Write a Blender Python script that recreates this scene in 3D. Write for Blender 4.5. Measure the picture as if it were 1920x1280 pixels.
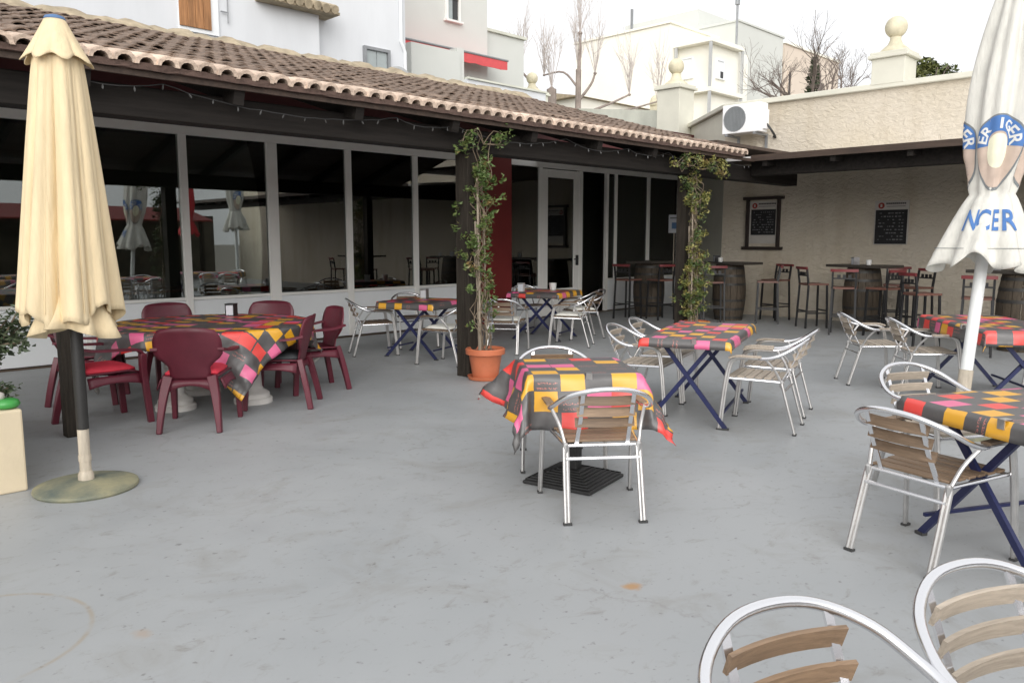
import bpy, bmesh, math, random
from mathutils import Vector, Matrix
R = math.radians
random.seed(7)
for o in list(bpy.data.objects):
    bpy.data.objects.remove(o)
SC = bpy.context.scene
COL = SC.collection

# ------------------------------------------------------------------ camera, sky, sun, exposure
cam_d = bpy.data.cameras.new('camera')
cam = bpy.data.objects.new('camera', cam_d)
COL.objects.link(cam)
cam_d.sensor_width = 36.0
cam_d.lens = 28.03
cam_d.clip_start = 0.05
cam_d.clip_end = 1000
cam.location = (0, 0, 1.5)
cam.rotation_euler = (R(90 - 7.24), 0, R(-45))
SC.camera = cam

SUN_EL, SUN_AZ = 24, 224          # azimuth of the sun, degrees counter-clockwise from +X
world = bpy.data.worlds.new('World')
SC.world = world
world.use_nodes = True
wn, wl = world.node_tree.nodes, world.node_tree.links
wn.clear()
sky = wn.new('ShaderNodeTexSky')
sky.sky_type = 'NISHITA'
sky.sun_disc = False
sky.sun_elevation = R(SUN_EL)
sky.sun_rotation = R(90 - SUN_AZ)
sky.air_density = 1.0
sky.dust_density = 4.0
sky.ozone_density = 1.0
hsv = wn.new('ShaderNodeHueSaturation')
hsv.inputs['Saturation'].default_value = 0.12
mixw = wn.new('ShaderNodeMix')
mixw.data_type = 'RGBA'
mixw.inputs['Factor'].default_value = 0.6
mixw.inputs['B'].default_value = (11.0, 11.1, 11.3, 1)   # even cloud layer
bg = wn.new('ShaderNodeBackground')
bg.inputs['Strength'].default_value = 0.1
out = wn.new('ShaderNodeOutputWorld')
wl.new(sky.outputs[0], hsv.inputs['Color'])
wl.new(hsv.outputs[0], mixw.inputs['A'])
wl.new(mixw.outputs['Result'], bg.inputs['Color'])
wl.new(bg.outputs[0], out.inputs['Surface'])

sun_d = bpy.data.lights.new('sun', 'SUN')
sun_d.energy = 1.5
sun_d.angle = R(60)
sun_d.color = (1.0, 0.97, 0.93)
sun = bpy.data.objects.new('sun', sun_d)
COL.objects.link(sun)
sd = Vector((math.cos(R(SUN_EL)) * math.cos(R(SUN_AZ)), math.cos(R(SUN_EL)) * math.sin(R(SUN_AZ)), math.sin(R(SUN_EL))))
sun.rotation_euler = sd.to_track_quat('Z', 'Y').to_euler()

vs = SC.view_settings
vs.view_transform = 'Standard'
vs.look = 'None'
vs.gamma = 1
vs.exposure = 0.42
vs.use_curve_mapping = False
SC.render.engine = 'CYCLES'
SC.cycles.use_denoising = True
SC.cycles.max_bounces = 8
SC.cycles.transparent_max_bounces = 16

# ------------------------------------------------------------------ materials
def nt(name):
    m = bpy.data.materials.new(name)
    m.use_nodes = True
    n, l = m.node_tree.nodes, m.node_tree.links
    return m, n, l, n['Principled BSDF']

def mat(name, col, rough=0.6, metal=0.0, var=0.12, scale=6.0, bump=0.0, bscale=40.0, col2=None, spec=0.5,
        stretch=(1, 1, 1), rnd=0.0, detail=6.0, coat=0.0, rvar=0.0):
    m, n, l, b = nt(name)
    tc = n.new('ShaderNodeTexCoord')
    mp = n.new('ShaderNodeMapping')
    mp.inputs['Scale'].default_value = stretch
    l.new(tc.outputs['Object'], mp.inputs['Vector'])
    nz = n.new('ShaderNodeTexNoise')
    nz.inputs['Scale'].default_value = scale
    nz.inputs['Detail'].default_value = detail
    nz.inputs['Roughness'].default_value = 0.62
    l.new(mp.outputs[0], nz.inputs['Vector'])
    rp = n.new('ShaderNodeValToRGB')
    rp.color_ramp.elements[0].position = 0.3
    rp.color_ramp.elements[1].position = 0.7
    c2 = col2 or tuple(min(1, c * (1 + var)) for c in col)
    c1 = tuple(c * (1 - var) for c in col)
    rp.color_ramp.elements[0].color = (*c1, 1)
    rp.color_ramp.elements[1].color = (*c2, 1)
    l.new(nz.outputs['Fac'], rp.inputs['Fac'])
    src = rp.outputs['Color']
    if rnd:
        oi = n.new('ShaderNodeObjectInfo')
        mr = n.new('ShaderNodeMapRange')
        mr.inputs['To Min'].default_value = 1 - rnd
        mr.inputs['To Max'].default_value = 1 + rnd
        l.new(oi.outputs['Random'], mr.inputs['Value'])
        h = n.new('ShaderNodeHueSaturation')
        l.new(mr.outputs[0], h.inputs['Value'])
        l.new(src, h.inputs['Color'])
        src = h.outputs['Color']
    l.new(src, b.inputs['Base Color'])
    b.inputs['Roughness'].default_value = rough
    b.inputs['Metallic'].default_value = metal
    b.inputs['Specular IOR Level'].default_value = spec
    b.inputs['Coat Weight'].default_value = coat
    if rvar:
        mr2 = n.new('ShaderNodeMapRange')
        mr2.inputs['To Min'].default_value = max(0.02, rough - rvar)
        mr2.inputs['To Max'].default_value = min(1, rough + rvar)
        l.new(nz.outputs['Fac'], mr2.inputs['Value'])
        l.new(mr2.outputs[0], b.inputs['Roughness'])
    if bump:
        nb = n.new('ShaderNodeTexNoise')
        nb.inputs['Scale'].default_value = bscale
        nb.inputs['Detail'].default_value = 5
        l.new(mp.outputs[0], nb.inputs['Vector'])
        bp = n.new('ShaderNodeBump')
        bp.inputs['Strength'].default_value = bump
        bp.inputs['Distance'].default_value = 0.02
        l.new(nb.outputs['Fac'], bp.inputs['Height'])
        l.new(bp.outputs[0], b.inputs['Normal'])
    return m

def floor_mat():
    m, n, l, b = nt('grey_floor_paint')
    tc = n.new('ShaderNodeTexCoord')
    def noise(sc, det, rough=0.6, vec=None, dist=0.0):
        q = n.new('ShaderNodeTexNoise')
        q.inputs['Scale'].default_value = sc
        q.inputs['Detail'].default_value = det
        q.inputs['Roughness'].default_value = rough
        q.inputs['Distortion'].default_value = dist
        l.new(vec or tc.outputs['Object'], q.inputs['Vector'])
        return q
    def ramp(src, p0, p1, c0, c1):
        q = n.new('ShaderNodeValToRGB')
        q.color_ramp.elements[0].position, q.color_ramp.elements[1].position = p0, p1
        q.color_ramp.elements[0].color, q.color_ramp.elements[1].color = (*c0, 1), (*c1, 1)
        l.new(src, q.inputs['Fac'])
        return q
    def mix(f, a, bb, mode='MIX'):
        q = n.new('ShaderNodeMix')
        q.data_type = 'RGBA'
        q.blend_type = mode
        l.new(f, q.inputs['Factor'])
        for s, v in (('A', a), ('B', bb)):
            if isinstance(v, tuple):
                q.inputs[s].default_value = (*v, 1)
            else:
                l.new(v, q.inputs[s])
        return q.outputs['Result']
    base = ramp(noise(0.55, 5, 0.55).outputs['Fac'], 0.3, 0.72, (0.335, 0.349, 0.357), (0.400, 0.411, 0.416))
    # drying marks and trodden patches
    patch = ramp(noise(1.7, 8, 0.7, dist=1.2).outputs['Fac'], 0.52, 0.72, (0, 0, 0), (0.5,) * 3)
    c = mix(patch.outputs['Color'], base.outputs['Color'], (0.262, 0.25, 0.225))
    # small scuffs
    mp = n.new('ShaderNodeMapping')
    mp.inputs['Rotation'].default_value = (0, 0, 0.6)
    mp.inputs['Scale'].default_value = (1, 1.5, 1)
    l.new(tc.outputs['Object'], mp.inputs['Vector'])
    sc1 = ramp(noise(7, 6, 0.72, mp.outputs[0], 0.6).outputs['Fac'], 0.57, 0.74, (0, 0, 0), (0.55,) * 3)
    c = mix(sc1.outputs['Color'], c, (0.19, 0.172, 0.145))
    sc2 = ramp(noise(26, 3, 0.5).outputs['Fac'], 0.65, 0.74, (0, 0, 0), (0.6,) * 3)
    c = mix(sc2.outputs['Color'], c, (0.15, 0.142, 0.135))
    # hairline cracks in the slab
    vo = n.new('ShaderNodeTexVoronoi')
    vo.feature = 'DISTANCE_TO_EDGE'
    vo.inputs['Scale'].default_value = 0.28
    wob = noise(1.1, 6, 0.7)
    add = n.new('ShaderNodeVectorMath')
    add.operation = 'MULTIPLY_ADD'
    l.new(wob.outputs['Color'], add.inputs[0])
    add.inputs[1].default_value = (0.9, 0.9, 0)
    l.new(tc.outputs['Object'], add.inputs[2])
    l.new(add.outputs[0], vo.inputs['Vector'])
    cr = ramp(vo.outputs['Distance'], 0.0, 0.005, (0.28,) * 3, (0, 0, 0))
    gate = ramp(noise(0.9, 2).outputs['Fac'], 0.5, 0.6, (0, 0, 0), (1, 1, 1))
    mm = n.new('ShaderNodeMath')
    mm.operation = 'MULTIPLY'
    l.new(cr.outputs['Color'], mm.inputs[0])
    l.new(gate.outputs['Color'], mm.inputs[1])
    c = mix(mm.outputs[0], c, (0.18, 0.16, 0.14))
    # two rust spots left by furniture feet
    for (x, y, r_, st) in ((2.72, 1.98, 0.05, 0.85), (1.05, 3.05, 0.05, 0.3)):
        vm = n.new('ShaderNodeVectorMath')
        vm.operation = 'DISTANCE'
        vm.inputs[1].default_value = (x, y, 0)
        w2 = noise(9, 3)
        ad = n.new('ShaderNodeVectorMath')
        ad.operation = 'MULTIPLY_ADD'
        l.new(w2.outputs['Color'], ad.inputs[0])
        ad.inputs[1].default_value = (0.09, 0.09, 0)
        l.new(tc.outputs['Object'], ad.inputs[2])
        sb = n.new('ShaderNodeVectorMath')
        sb.operation = 'SUBTRACT'
        l.new(ad.outputs[0], sb.inputs[0])
        sb.inputs[1].default_value = (0.045, 0.045, 0)
        l.new(sb.outputs[0], vm.inputs[0])
        rr = ramp(vm.outputs['Value'], r_ * 0.35, r_, (st,) * 3, (0, 0, 0))
        c = mix(rr.outputs['Color'], c, (0.42, 0.24, 0.10))
    # pale ring where a parasol base used to stand
    vm = n.new('ShaderNodeVectorMath')
    vm.operation = 'DISTANCE'
    vm.inputs[1].default_value = (0.55, 3.45, 0)
    l.new(tc.outputs['Object'], vm.inputs[0])
    sbr = n.new('ShaderNodeMath')
    sbr.operation = 'SUBTRACT'
    l.new(vm.outputs['Value'], sbr.inputs[0])
    sbr.inputs[1].default_value = 0.42
    ab = n.new('ShaderNodeMath')
    ab.operation = 'ABSOLUTE'
    l.new(sbr.outputs[0], ab.inputs[0])
    ring = ramp(ab.outputs[0], 0.004, 0.014, (0.55,) * 3, (0, 0, 0))
    g2 = ramp(noise(3.2, 4).outputs['Fac'], 0.42, 0.55, (0, 0, 0), (1, 1, 1))
    m3 = n.new('ShaderNodeMath')
    m3.operation = 'MULTIPLY'
    l.new(ring.outputs['Color'], m3.inputs[0])
    l.new(g2.outputs['Color'], m3.inputs[1])
    c = mix(m3.outputs[0], c, (0.34, 0.28, 0.20))
    l.new(c, b.inputs['Base Color'])
    rr = ramp(noise(2.2, 6).outputs['Fac'], 0.3, 0.7, (0.42,) * 3, (0.62,) * 3)
    l.new(rr.outputs['Color'], b.inputs['Roughness'])
    b.inputs['Specular IOR Level'].default_value = 0.4
    bp = n.new('ShaderNodeBump')
    bp.inputs['Strength'].default_value = 0.12
    bp.inputs['Distance'].default_value = 0.004
    l.new(noise(60, 4).outputs['Fac'], bp.inputs['Height'])
    l.new(bp.outputs[0], b.inputs['Normal'])
    return m

def stucco_mat(name, col, strength=0.85):
    m, n, l, b = nt(name)
    tc = n.new('ShaderNodeTexCoord')
    def noise(sc, det, dist=0.0, rough=0.6):
        q = n.new('ShaderNodeTexNoise')
        q.inputs['Scale'].default_value = sc
        q.inputs['Detail'].default_value = det
        q.inputs['Distortion'].default_value = dist
        q.inputs['Roughness'].default_value = rough
        l.new(tc.outputs['Object'], q.inputs['Vector'])
        return q
    rp = n.new('ShaderNodeValToRGB')
    rp.color_ramp.elements[0].position, rp.color_ramp.elements[1].position = 0.3, 0.7
    rp.color_ramp.elements[0].color = (col[0] * 0.93, col[1] * 0.91, col[2] * 0.86, 1)
    rp.color_ramp.elements[1].color = (min(1, col[0] * 1.05), min(1, col[1] * 1.05), min(1, col[2] * 1.06), 1)
    l.new(noise(0.9, 8).outputs['Fac'], rp.inputs['Fac'])
    st = n.new('ShaderNodeTexNoise')
    st.inputs['Scale'].default_value = 2.6
    st.inputs['Detail'].default_value = 6
    ms = n.new('ShaderNodeMapping')
    ms.inputs['Scale'].default_value = (1.2, 1.2, .16)
    l.new(tc.outputs['Object'], ms.inputs['Vector'])
    l.new(ms.outputs[0], st.inputs['Vector'])
    sr_ = n.new('ShaderNodeValToRGB')
    sr_.color_ramp.elements[0].position, sr_.color_ramp.elements[1].position = 0.5, 0.75
    sr_.color_ramp.elements[0].color = (1, 1, 1, 1)
    sr_.color_ramp.elements[1].color = (0.83, 0.80, 0.75, 1)
    l.new(st.outputs['Fac'], sr_.inputs['Fac'])
    mu = n.new('ShaderNodeMix')
    mu.data_type = 'RGBA'
    mu.blend_type = 'MULTIPLY'
    mu.inputs['Factor'].default_value = 1.0
    l.new(rp.outputs[0], mu.inputs['A'])
    l.new(sr_.outputs[0], mu.inputs['B'])
    l.new(mu.outputs['Result'], b.inputs['Base Color'])
    b.inputs['Roughness'].default_value = 0.9
    b.inputs['Specular IOR Level'].default_value = 0.2
    # trowelled ridges
    mp = n.new('ShaderNodeMapping')
    mp.inputs['Scale'].default_value = (1, 1, 1.9)
    l.new(tc.outputs['Object'], mp.inputs['Vector'])
    q = noise(8.5, 8, 0.7, 0.62)
    l.new(mp.outputs[0], q.inputs['Vector'])
    bp = n.new('ShaderNodeBump')
    bp.inputs['Strength'].default_value = strength
    bp.inputs['Distance'].default_value = 0.05
    l.new(q.outputs['Fac'], bp.inputs['Height'])
    l.new(bp.outputs[0], b.inputs['Normal'])
    return m

def oilcloth_mat():
    """printed oilcloth: charcoal ground, staggered yellow / red / pink patches, rows of tiny print"""
    m, n, l, b = nt('printed_oilcloth')
    uv = n.new('ShaderNodeUVMap')
    uv.uv_map = 'UVMap'
    sep = n.new('ShaderNodeSeparateXYZ')
    l.new(uv.outputs[0], sep.inputs[0])
    def M(op, a, c=None, c2=None):
        q = n.new('ShaderNodeMath')
        q.operation = op
        for i, v in enumerate((a, c, c2)):
            if v is None:
                continue
            if isinstance(v, (int, float)):
                q.inputs[i].default_value = v
            else:
                l.new(v, q.inputs[i])
        return q.outputs[0]
    CX, CY = 0.150, 0.120
    gx, gy = M('DIVIDE', sep.outputs[0], CX), M('DIVIDE', sep.outputs[1], CY)
    ix, iy = M('FLOOR', gx), M('FLOOR', gy)
    fx, fy = M('FRACT', gx), M('FRACT', gy)
    par = M('ABSOLUTE', M('MODULO', M('ADD', ix, iy), 2.0))
    wc_ = n.new('ShaderNodeVectorMath'); wc_.operation = 'ADD'; wc_.inputs[1].default_value = (17.3, 5.7, 2.1)
    odd0 = M('LESS_THAN', par, 0.5)
    cmb = n.new('ShaderNodeCombineXYZ')
    l.new(ix, cmb.inputs[0])
    l.new(iy, cmb.inputs[1])
    wn_ = n.new('ShaderNodeTexWhiteNoise')
    wn_.noise_dimensions = '3D'
    l.new(cmb.outputs[0], wn_.inputs['Vector'])
    l.new(cmb.outputs[0], wc_.inputs[0])
    wn2 = n.new('ShaderNodeTexWhiteNoise')
    wn2.noise_dimensions = '3D'
    l.new(wc_.outputs[0], wn2.inputs['Vector'])
    odd = M('MAXIMUM', M('MULTIPLY', odd0, M('LESS_THAN', wn2.outputs['Value'], 0.84)), M('MULTIPLY', M('SUBTRACT', 1.0, odd0), M('GREATER_THAN', wn2.outputs['Value'], 0.92)))
    sepc = n.new('ShaderNodeSeparateColor')
    l.new(wn2.outputs['Color'], sepc.inputs[0])
    rp = n.new('ShaderNodeValToRGB')
    rp.color_ramp.interpolation = 'CONSTANT'
    e = rp.color_ramp.elements
    e[0].position, e[0].color = 0.0, (0.80, 0.40, 0.015, 1)
    e[1].position, e[1].color = 0.44, (0.80, 0.055, 0.042, 1)
    x = e.new(0.70)
    x.color = (0.76, 0.13, 0.29, 1)
    l.new(wn_.outputs['Value'], rp.inputs['Fac'])
    # patch inset with slightly wobbly edge
    nz = n.new('ShaderNodeTexNoise')
    nz.inputs['Scale'].default_value = 14
    l.new(uv.outputs[0], nz.inputs['Vector'])
    w = M('MULTIPLY', M('SUBTRACT', nz.outputs['Fac'], 0.5), 0.08)
    inx = M('LESS_THAN', M('ABSOLUTE', M('SUBTRACT', M('ADD', M('ADD', fx, w), M('MULTIPLY', M('SUBTRACT', sepc.outputs[0], 0.5), 0.14)), 0.5)), M('ADD', 0.44, M('MULTIPLY', sepc.outputs[1], 0.08)))
    iny = M('LESS_THAN', M('ABSOLUTE', M('SUBTRACT', M('ADD', M('ADD', fy, w), M('MULTIPLY', M('SUBTRACT', sepc.outputs[2], 0.5), 0.12)), 0.5)), M('ADD', 0.43, M('MULTIPLY', sepc.outputs[0], 0.08)))
    mask = M('MULTIPLY', M('MULTIPLY', inx, iny), odd)
    # tiny lettering rows on the charcoal cells
    row = M('LESS_THAN', M('ABSOLUTE', M('SUBTRACT', M('FRACT', M('MULTIPLY', fy, 4.0)), 0.5)), 0.2)
    sel = M('LESS_THAN', wn_.outputs['Value'], 0.45)
    vz = n.new('ShaderNodeTexNoise')
    vz.inputs['Scale'].default_value = 130
    vz.inputs['Detail'].default_value = 1
    l.new(uv.outputs[0], vz.inputs['Vector'])
    ink = M('GREATER_THAN', vz.outputs['Fac'], 0.52)
    mid = M('LESS_THAN', M('ABSOLUTE', M('SUBTRACT', fx, 0.5)), 0.4)
    upper = M('LESS_THAN', fy, 0.5)
    txt = M('MULTIPLY', M('MULTIPLY', M('MULTIPLY', row, sel), M('MULTIPLY', ink, mid)), M('MULTIPLY', upper, M('SUBTRACT', 1.0, odd)))
    ground = n.new('ShaderNodeValToRGB')
    ground.color_ramp.elements[0].color = (0.058, 0.054, 0.054, 1)
    ground.color_ramp.elements[1].color = (0.094, 0.088, 0.086, 1)
    l.new(nz.outputs['Fac'], ground.inputs['Fac'])
    m1 = n.new('ShaderNodeMix')
    m1.data_type = 'RGBA'
    l.new(txt, m1.inputs['Factor'])
    l.new(ground.outputs[0], m1.inputs['A'])
    m1.inputs['B'].default_value = (0.50, 0.17, 0.14, 1)
    m2 = n.new('ShaderNodeMix')
    m2.data_type = 'RGBA'
    l.new(mask, m2.inputs['Factor'])
    l.new(m1.outputs['Result'], m2.inputs['A'])
    l.new(rp.outputs[0], m2.inputs['B'])
    l.new(m2.outputs['Result'], b.inputs['Base Color'])
    b.inputs['Roughness'].default_value = 0.48
    b.inputs['Specular IOR Level'].default_value = 1.0
    b.inputs['Coat Weight'].default_value = 0.35
    b.inputs['Coat Roughness'].default_value = 0.42
    bn = n.new('ShaderNodeTexNoise')
    bn.inputs['Scale'].default_value = 22
    bn.inputs['Detail'].default_value = 3
    l.new(uv.outputs[0], bn.inputs['Vector'])
    bp = n.new('ShaderNodeBump')
    bp.inputs['Strength'].default_value = 0.15
    bp.inputs['Distance'].default_value = 0.01
    l.new(bn.outputs['Fac'], bp.inputs['Height'])
    l.new(bp.outputs[0], b.inputs['Normal'])
    return m

def glass_mat(name, tint=(0.80, 0.84, 0.82), ior=2.15):
    m, n, l, b = nt(name)
    n.remove(b)
    o = n['Material Output']
    tr = n.new('ShaderNodeBsdfTransparent')
    tr.inputs[0].default_value = (*tint, 1)
    gl = n.new('ShaderNodeBsdfGlossy')
    gl.inputs['Roughness'].default_value = 0.012
    gl.inputs['Color'].default_value = (0.95, 0.97, 0.96, 1)
    fr = n.new('ShaderNodeFresnel')
    fr.inputs['IOR'].default_value = ior
    mx = n.new('ShaderNodeMixShader')
    l.new(fr.outputs[0], mx.inputs[0])
    l.new(tr.outputs[0], mx.inputs[1])
    l.new(gl.outputs[0], mx.inputs[2])
    l.new(mx.outputs[0], o.inputs['Surface'])
    return m

def leaf_mat(name, cols, scale=9.0):
    m, n, l, b = nt(name)
    tc = n.new('ShaderNodeTexCoord')
    nz = n.new('ShaderNodeTexNoise')
    nz.inputs['Scale'].default_value = scale
    nz.inputs['Detail'].default_value = 4
    l.new(tc.outputs['Object'], nz.inputs['Vector'])
    rp = n.new('ShaderNodeValToRGB')
    e = rp.color_ramp.elements
    ps = [0.3 + 0.4 * i / (len(cols) - 1) for i in range(len(cols))]
    e[0].position, e[0].color = ps[0], (*cols[0], 1)
    e[1].position, e[1].color = ps[-1], (*cols[-1], 1)
    for p, c in list(zip(ps, cols))[1:-1]:
        q = e.new(p)
        q.color = (*c, 1)
    l.new(nz.outputs['Fac'], rp.inputs['Fac'])
    l.new(rp.outputs[0], b.inputs['Base Color'])
    b.inputs['Roughness'].default_value = 0.5
    b.inputs['Transmission Weight'].default_value = 0.0
    return m

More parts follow.
